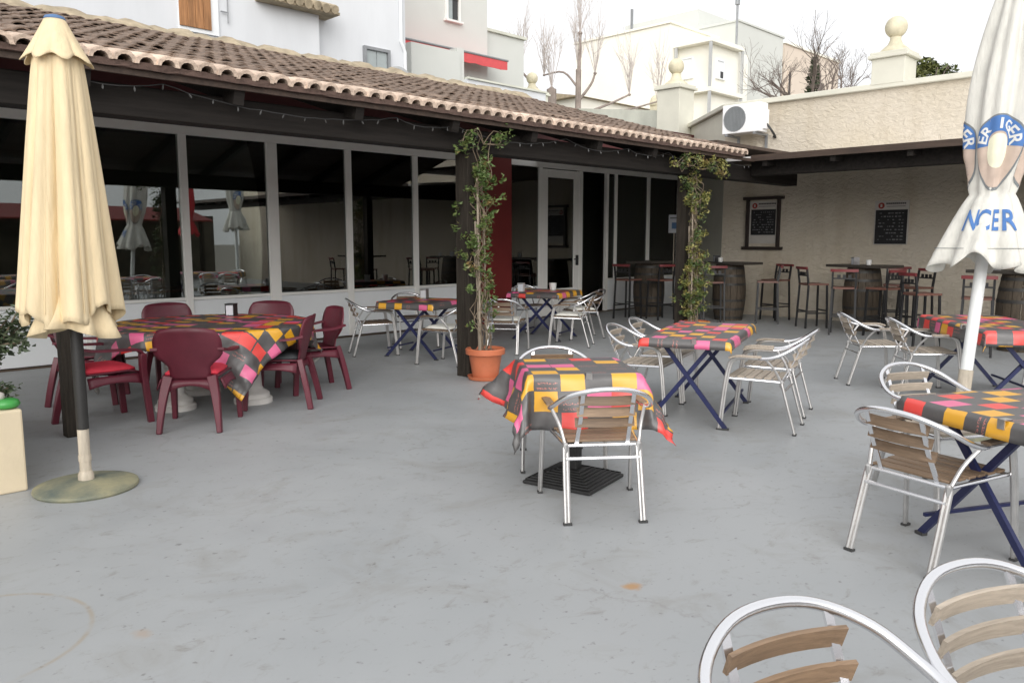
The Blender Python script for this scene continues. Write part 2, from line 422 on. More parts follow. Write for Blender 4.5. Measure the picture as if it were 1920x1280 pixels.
MT = dict(
    floor=floor_mat(),
    soil_ground=mat('bare_ground', (0.22, 0.20, 0.17), 0.95, var=0.2, scale=0.4),
    stucco=stucco_mat('cream_stucco', (0.63, 0.57, 0.475)),
    smooth_cream=mat('cream_render', (0.6486, 0.6348, 0.5451), 0.9, var=0.07, scale=1.6, bump=0.12, bscale=20),
    old_cream=mat('weathered_cream_render', (0.6624, 0.6693, 0.5796), 0.9, var=0.16, scale=1.3, bump=0.2, bscale=14),
    finial=mat('aged_stone', (0.65, 0.598, 0.442), 0.9, var=0.2, scale=5, bump=0.3, bscale=25),
    white_house=mat('white_house_render', (0.6932, 0.7099, 0.7323), 0.9, var=0.05, scale=1.6, stretch=(1, 1, .22), bump=0.05, bscale=10),
    cream_house=mat('cream_house_render', (0.9, 0.881, 0.7883), 0.9, var=0.04, scale=0.5),
    pale_house=mat('pale_house_render', (0.6315, 0.6436, 0.6072), 0.9, var=0.04, scale=0.5),
    peach_house=mat('peach_house_render', (0.69, 0.5934, 0.4968), 0.9, var=0.06, scale=0.5),
    frame=mat('white_aluminium_frame', (0.88, 0.8635, 0.825), 0.45, var=0.04, scale=3),
    panel=mat('white_panel', (0.84, 0.861, 0.8715), 0.4, var=0.04, scale=1.5),
    glass=glass_mat('window_glass'),
    dark_timber=mat('dark_stained_timber', (0.020, 0.017, 0.015), 0.7, spec=.2, var=0.35, scale=5, stretch=(0.3, 4, 4), bump=0.3, bscale=12),
    grey_timber=mat('weathered_dark_post', (0.034, 0.028, 0.022), 0.8, spec=.25, var=0.4, scale=7, stretch=(6, 6, 0.5), bump=0.5, bscale=12),
    brown_board=mat('brown_soffit_board', (0.055, 0.035, 0.025), 0.65, var=0.35, scale=5, stretch=(4, 0.4, 4), bump=0.2, bscale=14),
    tile=mat('terracotta_tile', (0.215, 0.155, 0.118), 0.9, var=0.42, scale=9, bump=0.5, bscale=50, rnd=0.3),
    tile_edge=mat('pale_eave_tile', (0.65, 0.507, 0.403), 0.9, var=0.3, scale=11, bump=0.5, bscale=50, rnd=0.2),
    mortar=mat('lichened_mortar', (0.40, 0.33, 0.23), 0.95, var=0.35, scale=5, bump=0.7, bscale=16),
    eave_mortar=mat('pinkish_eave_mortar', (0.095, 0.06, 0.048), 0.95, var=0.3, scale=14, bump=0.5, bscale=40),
    old_stone=mat('dark_rubble_wall', (0.10, 0.085, 0.062), 0.95, var=0.5, scale=2.2, bump=0.4, bscale=6),
    red_wall=mat('dark_red_wall', (0.2015, 0.0208, 0.0182), 0.7, var=0.1, scale=2),
    maroon=mat('maroon_lintel', (0.085, 0.022, 0.022), 0.7, var=0.2, scale=2),
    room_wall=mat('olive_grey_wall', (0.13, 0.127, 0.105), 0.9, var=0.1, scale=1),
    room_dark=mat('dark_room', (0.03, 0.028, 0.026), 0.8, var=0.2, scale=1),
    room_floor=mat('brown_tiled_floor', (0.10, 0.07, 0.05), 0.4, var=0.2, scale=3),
    alu=mat('polished_aluminium', (0.858, 0.858, 0.8775), 0.25, 1.0, var=0.0, scale=5),
    alu_leg=mat('satin_aluminium', (0.6412, 0.6284, 0.6156), 0.42, 1.0, var=0.08, scale=12, rvar=0.08),
    cap=mat('dark_plastic_cap', (0.05, 0.05, 0.05), 0.7),
    slat=mat('brown_slat', (0.23, 0.155, 0.098), 0.55, var=0.28, scale=9, stretch=(0.5, 9, 9), bump=0.12, bscale=30, rnd=0.25),
    slat_grey=mat('sun_bleached_slat', (0.403, 0.3445, 0.2795), 0.7, var=0.22, scale=9, stretch=(0.5, 9, 9), bump=0.15, bscale=30, rnd=0.2),
    burgundy=mat('burgundy_plastic', (0.116, 0.01582, 0.029), 0.42, var=0.22, scale=3, rvar=0.12),
    red_pad=mat('red_cushion', (0.728, 0.0455, 0.078), 0.7, var=0.1, scale=10, bump=0.2, bscale=90),
    dark_pad=mat('charcoal_cushion', (0.035, 0.038, 0.042), 0.7, var=0.1, scale=10, bump=0.2, bscale=90),
    white_pad=mat('off_white_cushion', (0.806, 0.793, 0.728), 0.8, var=0.06, scale=10, bump=0.2, bscale=70),
    oilcloth=oilcloth_mat(),
    cloth_back=mat('white_felt_backing', (0.72, 0.70, 0.66), 0.9, var=0.05),
    navy=mat('navy_steel', (0.0182, 0.0234, 0.0845), 0.4, var=0.15, scale=8, metal=0.0),
    iron=mat('black_cast_iron', (0.022, 0.022, 0.022), 0.5, var=0.2, scale=20, bump=0.2, bscale=60),
    top_board=mat('table_board', (0.30, 0.27, 0.24), 0.6),
    stone_white=mat('white_cast_stone', (0.754, 0.728, 0.689), 0.8, var=0.08, scale=6, bump=0.2, bscale=30),
    stool_metal=mat('black_painted_steel', (0.018, 0.018, 0.019), 0.45, var=0.2, scale=9),
    stool_red=mat('oxblood_wood', (0.1755, 0.0312, 0.0338), 0.4, var=0.2, scale=8, stretch=(0.6, 6, 6)),
    stool_seat=mat('brown_wood_seat', (0.1625, 0.0715, 0.052), 0.45, var=0.2, scale=8, stretch=(0.6, 6, 6)),
    bar_top=mat('dark_bar_top', (0.050, 0.043, 0.036), 0.35, var=0.3, scale=6, stretch=(0.6, 6, 6)),
    barrel=mat('grey_oak_stave', (0.07111, 0.05382, 0.03652), 0.75, var=0.3, scale=7, stretch=(6, 6, 0.5), bump=0.3, bscale=18, rnd=0.15),
    hoop=mat('dull_iron_hoop', (0.06, 0.058, 0.055), 0.55, 0.6, var=0.2),
    cream_canvas=mat('cream_canvas', (0.742, 0.602, 0.385), 0.85, var=0.09, scale=5, stretch=(2.5, 2.5, .5), bump=0.30, bscale=22),
    white_canvas=mat('dirty_white_canvas', (0.686, 0.672, 0.616), 0.85, var=0.14, scale=5, stretch=(2.5, 2.5, .5), bump=0.30, bscale=20),
    red_canvas=mat('red_canvas', (0.55, 0.04, 0.05), 0.85, var=0.06, scale=3),
    print_blue=mat('blue_print', (0.0806, 0.195, 0.468), 0.8, var=0.12, scale=9),
    print_grey=mat('grey_print', (0.20, 0.215, 0.22), 0.8, var=0.1, scale=9),
    print_tan=mat('tan_print', (0.572, 0.455, 0.377), 0.85, var=0.1, scale=9),
    print_cream=mat('cream_print', (0.884, 0.858, 0.65), 0.85, var=0.06, scale=9),
    print_white=mat('white_print', (0.72, 0.72, 0.70), 0.8, var=0.04, scale=9),
    pole_black=mat('dark_pole', (0.022, 0.021, 0.02), 0.5, var=0.2),
    pole_white=mat('white_pole', (0.858, 0.871, 0.858), 0.4, var=0.04),
    pole_tan=mat('scuffed_tan_sleeve', (0.52, 0.455, 0.364), 0.6, var=0.25, scale=7, stretch=(4, 4, 0.7)),
    base_disc=mat('worn_green_concrete', (0.1105, 0.1495, 0.143), 0.75, col2=(0.36, 0.33, 0.20), var=0.2, scale=3.2, bump=0.2, bscale=40),
    planter=mat('cream_block', (0.689, 0.585, 0.416), 0.9, var=0.07, scale=3, bump=0.12, bscale=30),
    soil=mat('dry_soil', (0.10, 0.08, 0.055), 0.95, var=0.4, scale=18, bump=0.6, bscale=30),
    green_glaze=mat('bright_green_glaze', (0.06, 0.32, 0.07), 0.35, var=0.15),
    pot=mat('terracotta_plastic', (0.546, 0.1625, 0.0754), 0.5, var=0.1, scale=6),
    stake=mat('grey_bamboo', (0.36, 0.30, 0.23), 0.7, var=0.25, scale=8, stretch=(6, 6, 0.6)),
    stem=mat('vine_stem', (0.19, 0.145, 0.10), 0.85, var=0.3, scale=20),
    leaf=leaf_mat('vine_leaves', [(0.22, 0.14, 0.055), (0.12, 0.16, 0.045), (0.07, 0.125, 0.03), (0.19, 0.23, 0.075)], 7),
    leaf2=leaf_mat('yellowing_vine_leaves', [(0.32, 0.21, 0.09), (0.27, 0.25, 0.07), (0.085, 0.13, 0.04), (0.07, 0.11, 0.032)], 5),
    shrub=leaf_mat('grey_green_shrub', [(0.035, 0.055, 0.025), (0.06, 0.085, 0.04), (0.09, 0.11, 0.06)], 9),
    tree_leaf=leaf_mat('olive_tree_leaves', [(0.07, 0.10, 0.035), (0.12, 0.14, 0.04), (0.17, 0.17, 0.05)], 0.8),
    bark=mat('grey_bark', (0.19, 0.155, 0.135), 0.95, var=0.3, scale=6, stretch=(3, 3, 0.6), bump=0.4, bscale=20),
    twig=mat('pale_twig', (0.598, 0.5405, 0.506), 0.95, var=0.2),
    pollard_bark=mat('pollard_bark', (0.30, 0.25, 0.22), 0.95, var=0.25, scale=5, bump=0.4, bscale=18),
    ac=mat('white_ac_casing', (0.9, 0.9, 0.9), 0.4, var=0.03),
    ac_grey=mat('grey_fan_grille', (0.20, 0.215, 0.22), 0.5, var=0.1),
    shutter=mat('grey_glass_shutter', (0.36, 0.40, 0.40), 0.35, var=0.08),
    wood_shutter=mat('old_orange_shutter', (0.351, 0.169, 0.0715), 0.8, var=0.4, scale=4, stretch=(6, 6, 0.5)),
    dark_hole=mat('dark_opening', (0.05, 0.05, 0.052), 0.7),
    awning=mat('red_awning', (0.65, 0.0975, 0.104), 0.8, var=0.08),
    dish=mat('grey_dish', (0.46, 0.47, 0.47), 0.6, var=0.06),
    metal_grey=mat('grey_galvanised', (0.30, 0.31, 0.32), 0.5, 0.4, var=0.1),
    black_board=mat('chalk_board', (0.013, 0.013, 0.014), 0.7, var=0.3, scale=14),
    chalk=mat('chalk_marks', (0.17, 0.17, 0.175), 0.9, var=0.2, scale=40),
    paper=mat('paper', (0.62, 0.64, 0.68), 0.8, var=0.04),
    paper_warm=mat('poster_paper', (0.50, 0.47, 0.43), 0.8, var=0.05),
    ink_red=mat('red_ink', (0.30, 0.045, 0.035), 0.8),
    ink_dark=mat('dark_ink', (0.07, 0.06, 0.06), 0.8),
    ink_blue=mat('blue_ink', (0.10, 0.19, 0.36), 0.8),
    frame_wood=mat('black_wood_frame', (0.028, 0.019, 0.015), 0.6, var=0.3, scale=9),
    steel=mat('brushed_steel', (0.62, 0.62, 0.62), 0.3, 1.0),
    black_gloss=mat('black_napkin_box', (0.015, 0.015, 0.016), 0.3),
    ceramic=mat('white_ceramic', (0.70, 0.70, 0.68), 0.3),
    bounce_top=mat('pale_bounce_roof', (0.72, 0.70, 0.68), 0.85, var=0.06),
    wire=mat('black_wire', (0.03, 0.03, 0.03), 0.6),
    bulb=mat('clear_bulb', (0.09, 0.09, 0.088), 0.15),
    green_sign=mat('green_card', (0.035, 0.16, 0.07), 0.7),
)

# ------------------------------------------------------------------ mesh helpers
class MB:
    def __init__(s):
        s.v, s.f, s.mi, s.uv = [], [], [], None
        s.cur = 0
    def add(s, vs_, fs):
        o = len(s.v)
        s.v += [tuple(p) for p in vs_]
        for f in fs:
            s.f.append(tuple(i + o for i in f))
            s.mi.append(s.cur)
        return s
    def box(s, c, d, rz=0.0, m=None):
        x, y, z = d[0] / 2, d[1] / 2, d[2] / 2
        p = [Vector((a * x, b_ * y, e * z)) for e in (-1, 1) for b_ in (-1, 1) for a in (-1, 1)]
        M_ = Matrix.Translation(c) @ (m.to_4x4() if m else Matrix.Rotation(rz, 4, 'Z'))
        p = [M_ @ q for q in p]
        return s.add(p, [(0, 2, 3, 1), (4, 5, 7, 6), (0, 1, 5, 4), (2, 6, 7, 3), (0, 4, 6, 2), (1, 3, 7, 5)])
    def bbox(s, a, b_):
        return s.box([(a[i] + b_[i]) / 2 for i in range(3)], [abs(b_[i] - a[i]) for i in range(3)])
    def frames(s, path, closed):
        P = [Vector(p) for p in path]
        n = len(P)
        T = []
        for i in range(n):
            a = P[(i - 1) % n] if (closed or i > 0) else P[i]
            c = P[(i + 1) % n] if (closed or i < n - 1) else P[i]
            t = (c - a)
            T.append(t.normalized() if t.length > 1e-9 else Vector((0, 0, 1)))
        up = Vector((0, 0, 1)) if abs(T[0].z) < 0.9 else Vector((1, 0, 0))
        N = [(up - T[0] * up.dot(T[0])).normalized()]
        for i in range(1, n):
            q = N[-1] - T[i] * N[-1].dot(T[i])
            N.append(q.normalized() if q.length > 1e-6 else N[-1])
        return P, T, N
    def tube(s, path, r, n=8, closed=False):
        P, T, N = s.frames(path, closed)
        rr = r if isinstance(r, (list, tuple)) else [r] * len(P)
        vs_ = []
        for p, t, nn, q in zip(P, T, N, rr):
            b_ = t.cross(nn)
            for k in range(n):
                a = 2 * math.pi * k / n
                vs_.append(p + nn * (q * math.cos(a)) + b_ * (q * math.sin(a)))
        fs = []
        m = len(P)
        for i in range(m if closed else m - 1):
            j = (i + 1) % m
            for k in range(n):
                k2 = (k + 1) % n
                fs.append((i * n + k, i * n + k2, j * n + k2, j * n + k))
        if not closed:
            fs.append(tuple(range(n - 1, -1, -1)))
            fs.append(tuple((m - 1) * n + k for k in range(n)))
        return s.add(vs_, fs)
    def bar(s, path, w, h, up=(0, 0, 1)):
        """rectangular section swept along a path; w across, h along 'up'; w, h may be lists"""
        P = [Vector(p) for p in path]
        n = len(P)
        W = w if isinstance(w, (list, tuple)) else [w] * n
        Hh = h if isinstance(h, (list, tuple)) else [h] * n
        vs_ = []
        for i in range(n):
            t = (P[min(i + 1, n - 1)] - P[max(i - 1, 0)]).normalized()
            u = Vector(up[i] if isinstance(up[0], (list, tuple, Vector)) else up)
            u = (u - t * u.dot(t))
            u = u.normalized() if u.length > 1e-6 else Vector((0, 1, 0))
            sd_ = t.cross(u)
            for a, b_ in ((-1, -1), (1, -1), (1, 1), (-1, 1)):
                vs_.append(P[i] + sd_ * (a * W[i] / 2) + u * (b_ * Hh[i] / 2))
        fs = []
        for i in range(n - 1):
            for k in range(4):
                k2 = (k + 1) % 4
                fs.append((i * 4 + k, i * 4 + k2, i * 4 + 4 + k2, i * 4 + 4 + k))
        fs.append((3, 2, 1, 0))
        fs.append(tuple((n - 1) * 4 + k for k in range(4)))
        return s.add(vs_, fs)
    def lathe(s, prof, n=20, c=(0, 0, 0)):
        vs_ = []
        for r_, z in prof:
            for k in range(n):
                a = 2 * math.pi * k / n
                vs_.append((c[0] + r_ * math.cos(a), c[1] + r_ * math.sin(a), c[2] + z))
        fs = []
        for i in range(len(prof) - 1):
            for k in range(n):
                k2 = (k + 1) % n
                fs.append((i * n + k, i * n + k2, (i + 1) * n + k2, (i + 1) * n + k))
        fs.append(tuple(range(n - 1, -1, -1)))
        fs.append(tuple((len(prof) - 1) * n + k for k in range(n)))
        return s.add(vs_, fs)
    def prism(s, poly, z0, z1):
        n = len(poly)
        vs_ = [(x, y, z0) for x, y in poly] + [(x, y, z1) for x, y in poly]
        fs = [tuple(range(n - 1, -1, -1)), tuple(range(n, 2 * n))]
        fs += [(i, (i + 1) % n, n + (i + 1) % n, n + i) for i in range(n)]
        return s.add(vs_, fs)
    def grid(s, f, nu, nv, wrap=False):
        """f(i, j) -> point; nu columns, nv rows"""
        vs_ = [f(i, j) for j in range(nv) for i in range(nu)]
        fs = []
        for j in range(nv - 1):
            for i in range(nu if wrap else nu - 1):
                i2 = (i + 1) % nu
                fs.append((j * nu + i, j * nu + i2, (j + 1) * nu + i2, (j + 1) * nu + i))
        return s.add(vs_, fs)
    def slab(s, f, nu, nv, th):
        """closed sheet of thickness th from a grid function"""
        g = [[Vector(f(i, j)) for i in range(nu)] for j in range(nv)]
        top, bot = [], []
        for j in range(nv):
            for i in range(nu):
                du = g[j][min(i + 1, nu - 1)] - g[j][max(i - 1, 0)]
                dv = g[min(j + 1, nv - 1)][i] - g[max(j - 1, 0)][i]
                nn = du.cross(dv)
                nn = nn.normalized() if nn.length > 1e-9 else Vector((0, 0, 1))
                top.append(g[j][i] + nn * th / 2)
                bot.append(g[j][i] - nn * th / 2)
        N = nu * nv
        fs = []
        for j in range(nv - 1):
            for i in range(nu - 1):
                a, b_, c, d = j * nu + i, j * nu + i + 1, (j + 1) * nu + i + 1, (j + 1) * nu + i
                fs += [(a, b_, c, d), (N + d, N + c, N + b_, N + a)]
        for i in range(nu - 1):
            fs.append((i + 1, i, N + i, N + i + 1))
            k = (nv - 1) * nu + i
            fs.append((k, k + 1, N + k + 1, N + k))
        for j in range(nv - 1):
            a, b_ = j * nu, (j + 1) * nu
            fs.append((a, b_, N + b_, N + a))
            a, b_ = j * nu + nu - 1, (j + 1) * nu + nu - 1
            fs.append((b_, a, N + a, N + b_))
        return s.add(top + bot, fs)
    def mesh(s, name, mats, smooth=False):
        me = bpy.data.meshes.new(name)
        me.from_pydata(s.v, [], s.f)
        for m in (mats if isinstance(mats, (list, tuple)) else [mats]):
            me.materials.append(MT[m] if isinstance(m, str) else m)
        if any(s.mi):
            me.polygons.foreach_set('material_index', s.mi)
        if smooth:
            me.polygons.foreach_set('use_smooth', [True] * len(s.f))
            if smooth != 'all':
                try:
                    me.set_sharp_from_angle(angle=R(38))
                except Exception:
                    pass
        if s.uv:
            L = me.uv_layers.new(name='UVMap')
            for i, lp in enumerate(me.loops):
                L.data[i].uv = s.uv[lp.vertex_index]
        me.update()
        return me
    def build(s, name, mats, parent=None, smooth=False, bevel=0.0):
        o = bpy.data.objects.new(name, s.mesh(name, mats, smooth))
        COL.objects.link(o)
        o.parent = parent
        if bevel:
            b = o.modifiers.new('bevel', 'BEVEL')
            b.width = bevel
            b.segments = 2
            b.limit_method = 'ANGLE'
        return o

def link(name, me, parent=None, loc=(0, 0, 0), rot=(0, 0, 0)):
    o = bpy.data.objects.new(name, me)
    COL.objects.link(o)
    o.parent = parent
    o.location = loc
    o.rotation_euler = rot
    return o

def tag(o, label, cat, group=None):
    o['label'] = label
    o['category'] = cat
    if group:
        o['group'] = group
    return o

def thing(name, label, cat, loc=(0, 0, 0), rz=0.0, group=None):
    o = bpy.data.objects.new(name, None)
    COL.objects.link(o)
    o.empty_display_size = 0.1
    o.location = loc
    o.rotation_euler = (0, 0, rz)
    return tag(o, label, cat, group)

KIDS = {}
def kids(o):
    return [c for c in COL.objects if c.parent == o]

def register(root):
    """remember a thing's tree so copies need no search"""
    t = []
    for c in kids(root):
        t.append((c, [g for g in kids(c)]))
    KIDS[root.name] = t
    return root

def dup(root, loc, rz, label, group=None):
    r_ = root.copy()
    COL.objects.link(r_)
    r_.location = loc
    r_.rotation_euler = (0, 0, rz)
    r_['label'] = label
    if group:
        r_['group'] = group
    for c, gs in KIDS[root.name]:
        c2 = c.copy()
        COL.objects.link(c2)
        c2.parent = r_
        for g in gs:
            g2 = g.copy()
            COL.objects.link(g2)
            g2.parent = c2
    return r_

def place(proto, first, spots, group):
    """spots: (x, y, facing degrees, label); facing is where local +Y points"""
    res = []
    for k, (x, y, a, lab) in enumerate(spots):
        if k == 0 and first:
            proto.location = (x, y, 0)
            proto.rotation_euler = (0, 0, R(a - 90))
            proto['label'] = lab
            proto['group'] = group
            res.append(proto)
        else:
            res.append(dup(proto, (x, y, 0), R(a - 90), lab, group))
    return res

def smooth_path(pts, k=6):
    """Catmull-Rom through the points"""
    P = [Vector(p) for p in pts]
    P = [P[0] * 2 - P[1]] + P + [P[-1] * 2 - P[-2]]
    o = []
    for i in range(1, len(P) - 2):
        for q in range(k):
            t = q / k
            a, b_, c, d = P[i - 1], P[i], P[i + 1], P[i + 2]
            o.append(0.5 * ((2 * b_) + (c - a) * t + (2 * a - 5 * b_ + 4 * c - d) * t * t + (3 * b_ - a - 3 * c + d) * t ** 3))
    o.append(P[-2])
    return o

def structure(o):
    o['kind'] = 'structure'
    return o

# ------------------------------------------------------------------ ground
m = MB(); m.box((20, 20, -0.06), (500, 500, 0.08))
structure(m.build('ground', 'soil_ground'))
m = MB(); m.prism([(-9, -9), (14.9, -9), (14.9, 8.7), (16.57, 10.5), (-9, 10.5)], -0.02, 0.0)
structure(m.build('patio_floor', 'floor'))

# ------------------------------------------------------------------ glazed restaurant front (plane Y = 10.55)
YG = 10.55
rb = thing('restaurant_building', 'glass-fronted restaurant room with white frames and dark red pillar behind the porch', 'building', (6, YG, 0))
rb.location = (0, 0, 0)
# the room behind the glass
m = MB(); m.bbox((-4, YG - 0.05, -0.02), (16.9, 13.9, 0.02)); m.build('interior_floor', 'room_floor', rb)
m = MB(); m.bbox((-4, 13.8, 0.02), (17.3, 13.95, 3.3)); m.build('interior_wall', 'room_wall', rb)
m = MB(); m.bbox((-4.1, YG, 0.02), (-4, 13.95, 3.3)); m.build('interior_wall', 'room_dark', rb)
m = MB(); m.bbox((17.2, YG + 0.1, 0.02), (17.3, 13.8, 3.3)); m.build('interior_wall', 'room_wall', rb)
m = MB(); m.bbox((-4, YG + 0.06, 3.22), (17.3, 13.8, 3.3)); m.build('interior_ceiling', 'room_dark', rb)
m = MB(); m.bbox((-4, YG - 0.06, 3.0), (16.6, YG + 0.1, 3.93)); m.build('lintel', 'maroon', rb)
m = MB(); m.bbox((9.52, YG - 0.12, 0.0), (10.42, YG + 0.1, 2.998)); m.build('pillar', 'red_wall', rb)
m = MB(); m.bbox((16.02, YG - 0.1, 0.0), (16.35, YG + 0.1, 2.998)); m.build('pillar', 'maroon', rb)
FD = 0.07     # frame depth
def frame_box(a, b_, name, mt='frame', parent=rb, y0=None, y1=None):
    q = MB(); q.bbox((a[0], YG - FD / 2 if y0 is None else y0, a[1]), (b_[0], YG + FD / 2 if y1 is None else y1, b_[1]))
    return q.build(name, mt, parent, bevel=0.004)
def pane(x0, x1, z0, z1, parent=rb, y=YG):
    q = MB(); q.bbox((x0, y - 0.004, z0), (x1, y + 0.004, z1))
    return q.build('pane', 'glass', parent)
# left run of sliding glass
MU = [(-3.2, .09), (-1.9, .07), (-0.62, .07), (0.65, .07), (1.92, .13), (3.19, .07), (4.46, .10), (5.72, .16), (6.99, .10), (8.28, .09), (9.47, .09)]
frame_box((-3.3, 2.86), (9.52, 3.0), 'top_rail', y0=YG - 0.05, y1=YG + 0.05)
for i, (x, w) in enumerate(MU):
    frame_box((x - w / 2, 0.03), (x + w / 2, 2.858), 'mullion', y0=YG - 0.045, y1=YG + 0.045)
for (x0, w0), (x1, w1) in zip(MU, MU[1:]):
    a, c = x0 + w0 / 2 + 0.003, x1 - w1 / 2 - 0.003
    frame_box((a, 0.03), (c, 0.70), 'lower_panel', 'panel', y0=YG - 0.03, y1=YG + 0.03)
    frame_box((a, 0.705), (c, 0.745), 'sash_rail')
    pane(a, c, 0.745, 2.858)
# right run: fixed light, door leaf, open doorway, sliding leaves
frame_box((10.42, 2.87), (16.02, 2.998), 'top_rail', y0=YG - 0.05, y1=YG + 0.05)
frame_box((10.42, 0.0), (10.49, 2.868), 'mullion')
frame_box((10.493, 0.03), (11.247, 0.62), 'lower_panel', 'panel', y0=YG - 0.03, y1=YG + 0.03)
pane(10.493, 11.247, 0.62, 2.868)
frame_box((11.25, 0.0), (11.35, 2.868), 'mullion')
door = MB(); 
for a, c in (((11.355, .03), (11.50, 2.85)), ((12.28, .03), (12.42, 2.85)), ((11.502, 2.70), (12.278, 2.85)), ((11.502, .03), (12.278, 0.55))):
    door.bbox((a[0], YG - .03, a[1]), (c[0], YG + .03, c[1]))
door = door.build('door', 'frame', rb, bevel=0.004)
pane(11.502, 12.278, 0.55, 2.70, door)
q = MB(); q.bbox((12.33, YG - .075, 1.0), (12.37, YG - .031, 1.2)); q.tube([(12.35, YG - .07, 1.12), (12.35, YG - .085, 1.12), (12.23, YG - .085, 1.12)], .011)
q.build('handle', 'iron', door)
frame_box((12.425, 0.0), (12.54, 2.868), 'mullion')
frame_box((13.30, 0.0), (13.38, 2.868), 'mullion')
for x0, x1, w in ((13.383, 13.60, .05), (13.68, 14.76, .06), (14.86, 15.95, .06)):
    frame_box((x0, 0.03), (x1, 0.66), 'lower_panel', 'panel', y0=YG - 0.03, y1=YG + 0.03)
    frame_box((x0, 0.662), (x1, 0.70), 'sash_rail')
    pane(x0, x1, 0.70, 2.868)
for x0, x1 in ((13.603, 13.677), (14.763, 14.857), (15.953, 16.018)):
    frame_box((x0, 0.0), (x1, 2.868), 'mullion')
frame_box((14.28, 0.70), (14.34, 2.868), 'mullion', y0=YG + 0.04, y1=YG + 0.08)

# things standing inside the room
def room_table(x, y, w, d, h, lab):
    t = thing('dining_table', lab, 'table', (x, y, 0.02), 0, 'tables inside the room')
    q = MB(); q.box((0, 0, h), (w, d, .04)); q.build('tabletop', 'stool_seat', t)
    for a in (-1, 1):
        for b_ in (-1, 1):
            q = MB(); q.box((a * (w / 2 - .06), b_ * (d / 2 - .06), (h - .02) / 2), (.06, .06, h - .02)); q.build('leg', 'stool_metal', t)
room_table(4.9, 12.2, 1.6, .8, .74, 'dark dining table seen through the leftmost wide pane')
room_table(7.7, 12.1, 1.4, .8, .74, 'dark dining table seen through the panes left of the red pillar')
room_table(11.2, 12.3, 1.2, .8, .74, 'dark dining table seen through the glass door')
q = MB()
for z in (0.45, .9, 1.35, 1.8):
    q.bbox((12.6, 13.4, z), (14.2, 13.75, z + .03))
for x in (12.6, 13.4, 14.17):
    q.bbox((x, 13.4, .02), (x + .03, 13.75, 1.95))
tag(q.build('shelf_unit', 'room_dark'), 'dark open shelf unit seen through the open doorway', 'shelf')
q = MB(); q.bbox((9.5, 13.74, 1.35), (9.95, 13.79, 1.95)); q.cur = 1; q.bbox((9.54, 13.735, 1.39), (9.91, 13.739, 1.91))
tag(q.build('wall_picture', ['black_board', 'room_wall']), 'small dark picture on the wall inside, left of the red pillar', 'picture')
for z, l_ in ((2.12, 'upper green card inside the glass right of the broad white mullion'), (1.86, 'lower green card inside the glass right of the broad white mullion')):
    q = MB(); q.bbox((5.86, YG + .012, z), (6.05, YG + .018, z + .2))
    tag(q.build('green_card', 'green_sign'), l_, 'card', 'green cards on the glass')

# ------------------------------------------------------------------ tiled porch
PS = 0.29                                 # roof pitch (rise per metre)
PZ0, PY0 = 2.735, 6.2
PYT = 11.05                                 # upper edge
XL, XRF = -1.6, 11.25
PITCH = math.atan(PS)
rz_ = lambda y: PZ0 + PS * (y - PY0)
po = thing('porch', 'dark timber porch with a sagging string of lights under its terracotta tile roof', 'porch', (5.88, 6.55, 0))
po['label'] = 'long dark timber porch with terracotta barrel-tile roof in front of the glass'
po.location = (0, 0, 0)
def post(x, y, w, z1, mt='grey_timber'):
    q = MB(); q.bbox((x - w / 2, y - w / 2, 0), (x + w / 2, y + w / 2, z1)); return q.build('post', mt, po, bevel=.008)
post(1.86, 6.66, .11, 2.428)
post(5.88, 6.55, .2, 2.428)
post(10.12, 6.57, .15, 2.428)
post(-2.2, 6.6, .2, 2.428)
q = MB(); q.bbox((-2.6, 6.45, 2.43), (13.45, 6.67, 2.665)); q.build('beam', 'dark_timber', po, bevel=.01)
x = -1.5
while x < 11.2:
    q = MB(); q.bar([(x, 6.26, rz_(6.26) - .105), (x, 10.5, rz_(10.5) - .105)], .09, .13); q.build('rafter', 'dark_timber', po)
    x += 1.16
q = MB()
for k in range(16):
    y0 = 6.24 + k * .272
    q.bar([(XL, y0 + .13, rz_(y0 + .13) - .028), (XRF, y0 + .13, rz_(y0 + .13) - .028)], .268, .018, (0, -math.sin(PITCH), math.cos(PITCH)))
q.build('ceiling_boards', 'brown_board', po)
q = MB(); q.bar([(XL, 6.225, PZ0 - .022), (XRF + .25, 6.225, PZ0 - .022)], .03, .042); q.build('fascia_board', 'brown_board', po)
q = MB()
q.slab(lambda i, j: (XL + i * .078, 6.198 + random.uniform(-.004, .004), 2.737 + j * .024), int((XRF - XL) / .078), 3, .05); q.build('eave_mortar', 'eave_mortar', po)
q = MB(); q.bbox((-1.6, YG - .09, rz_(YG) - .36), (XRF, YG - .065, rz_(YG) - .06)); q.build('wall_plate', 'maroon', po)

TP, TL, TE = 0.156, 0.42, 0.345           # tile pitch, length, exposure
def tile_mesh(r0, r1, up, ln=TL, n=7, th=.013):
    q = MB()
    vs_ = []
    for yy, r_ in ((0, r0), (ln, r1)):
        for rr in (r_, r_ - th):
            for k in range(n):
                a = math.pi * k / (n - 1)
                vs_.append((rr * math.cos(a), yy, (rr * math.sin(a)) * (1 if up else -1) * .92))
    fs = []
    for k in range(n - 1):
        fs += [(k, k + 1, 2 * n + k + 1, 2 * n + k), (n + k + 1, n + k, 3 * n + k, 3 * n + k + 1),
               (k + 1, k, n + k, n + k + 1), (2 * n + k, 2 * n + k + 1, 3 * n + k + 1, 3 * n + k)]
    fs += [(0, 2 * n, 3 * n, n), (n - 1, 2 * n - 1, 4 * n - 1, 3 * n - 1)]
    q.add(vs_, fs)
    return q
cov, pan = tile_mesh(.078, .064, True), tile_mesh(.064, .074, False)
cov_t = tile_mesh(.084, .066, True, th=.030)
cov_e, pan_e = cov_t.mesh('eave_cover_tile', 'tile_edge', True), pan.mesh('eave_pan_tile', 'tile', True)
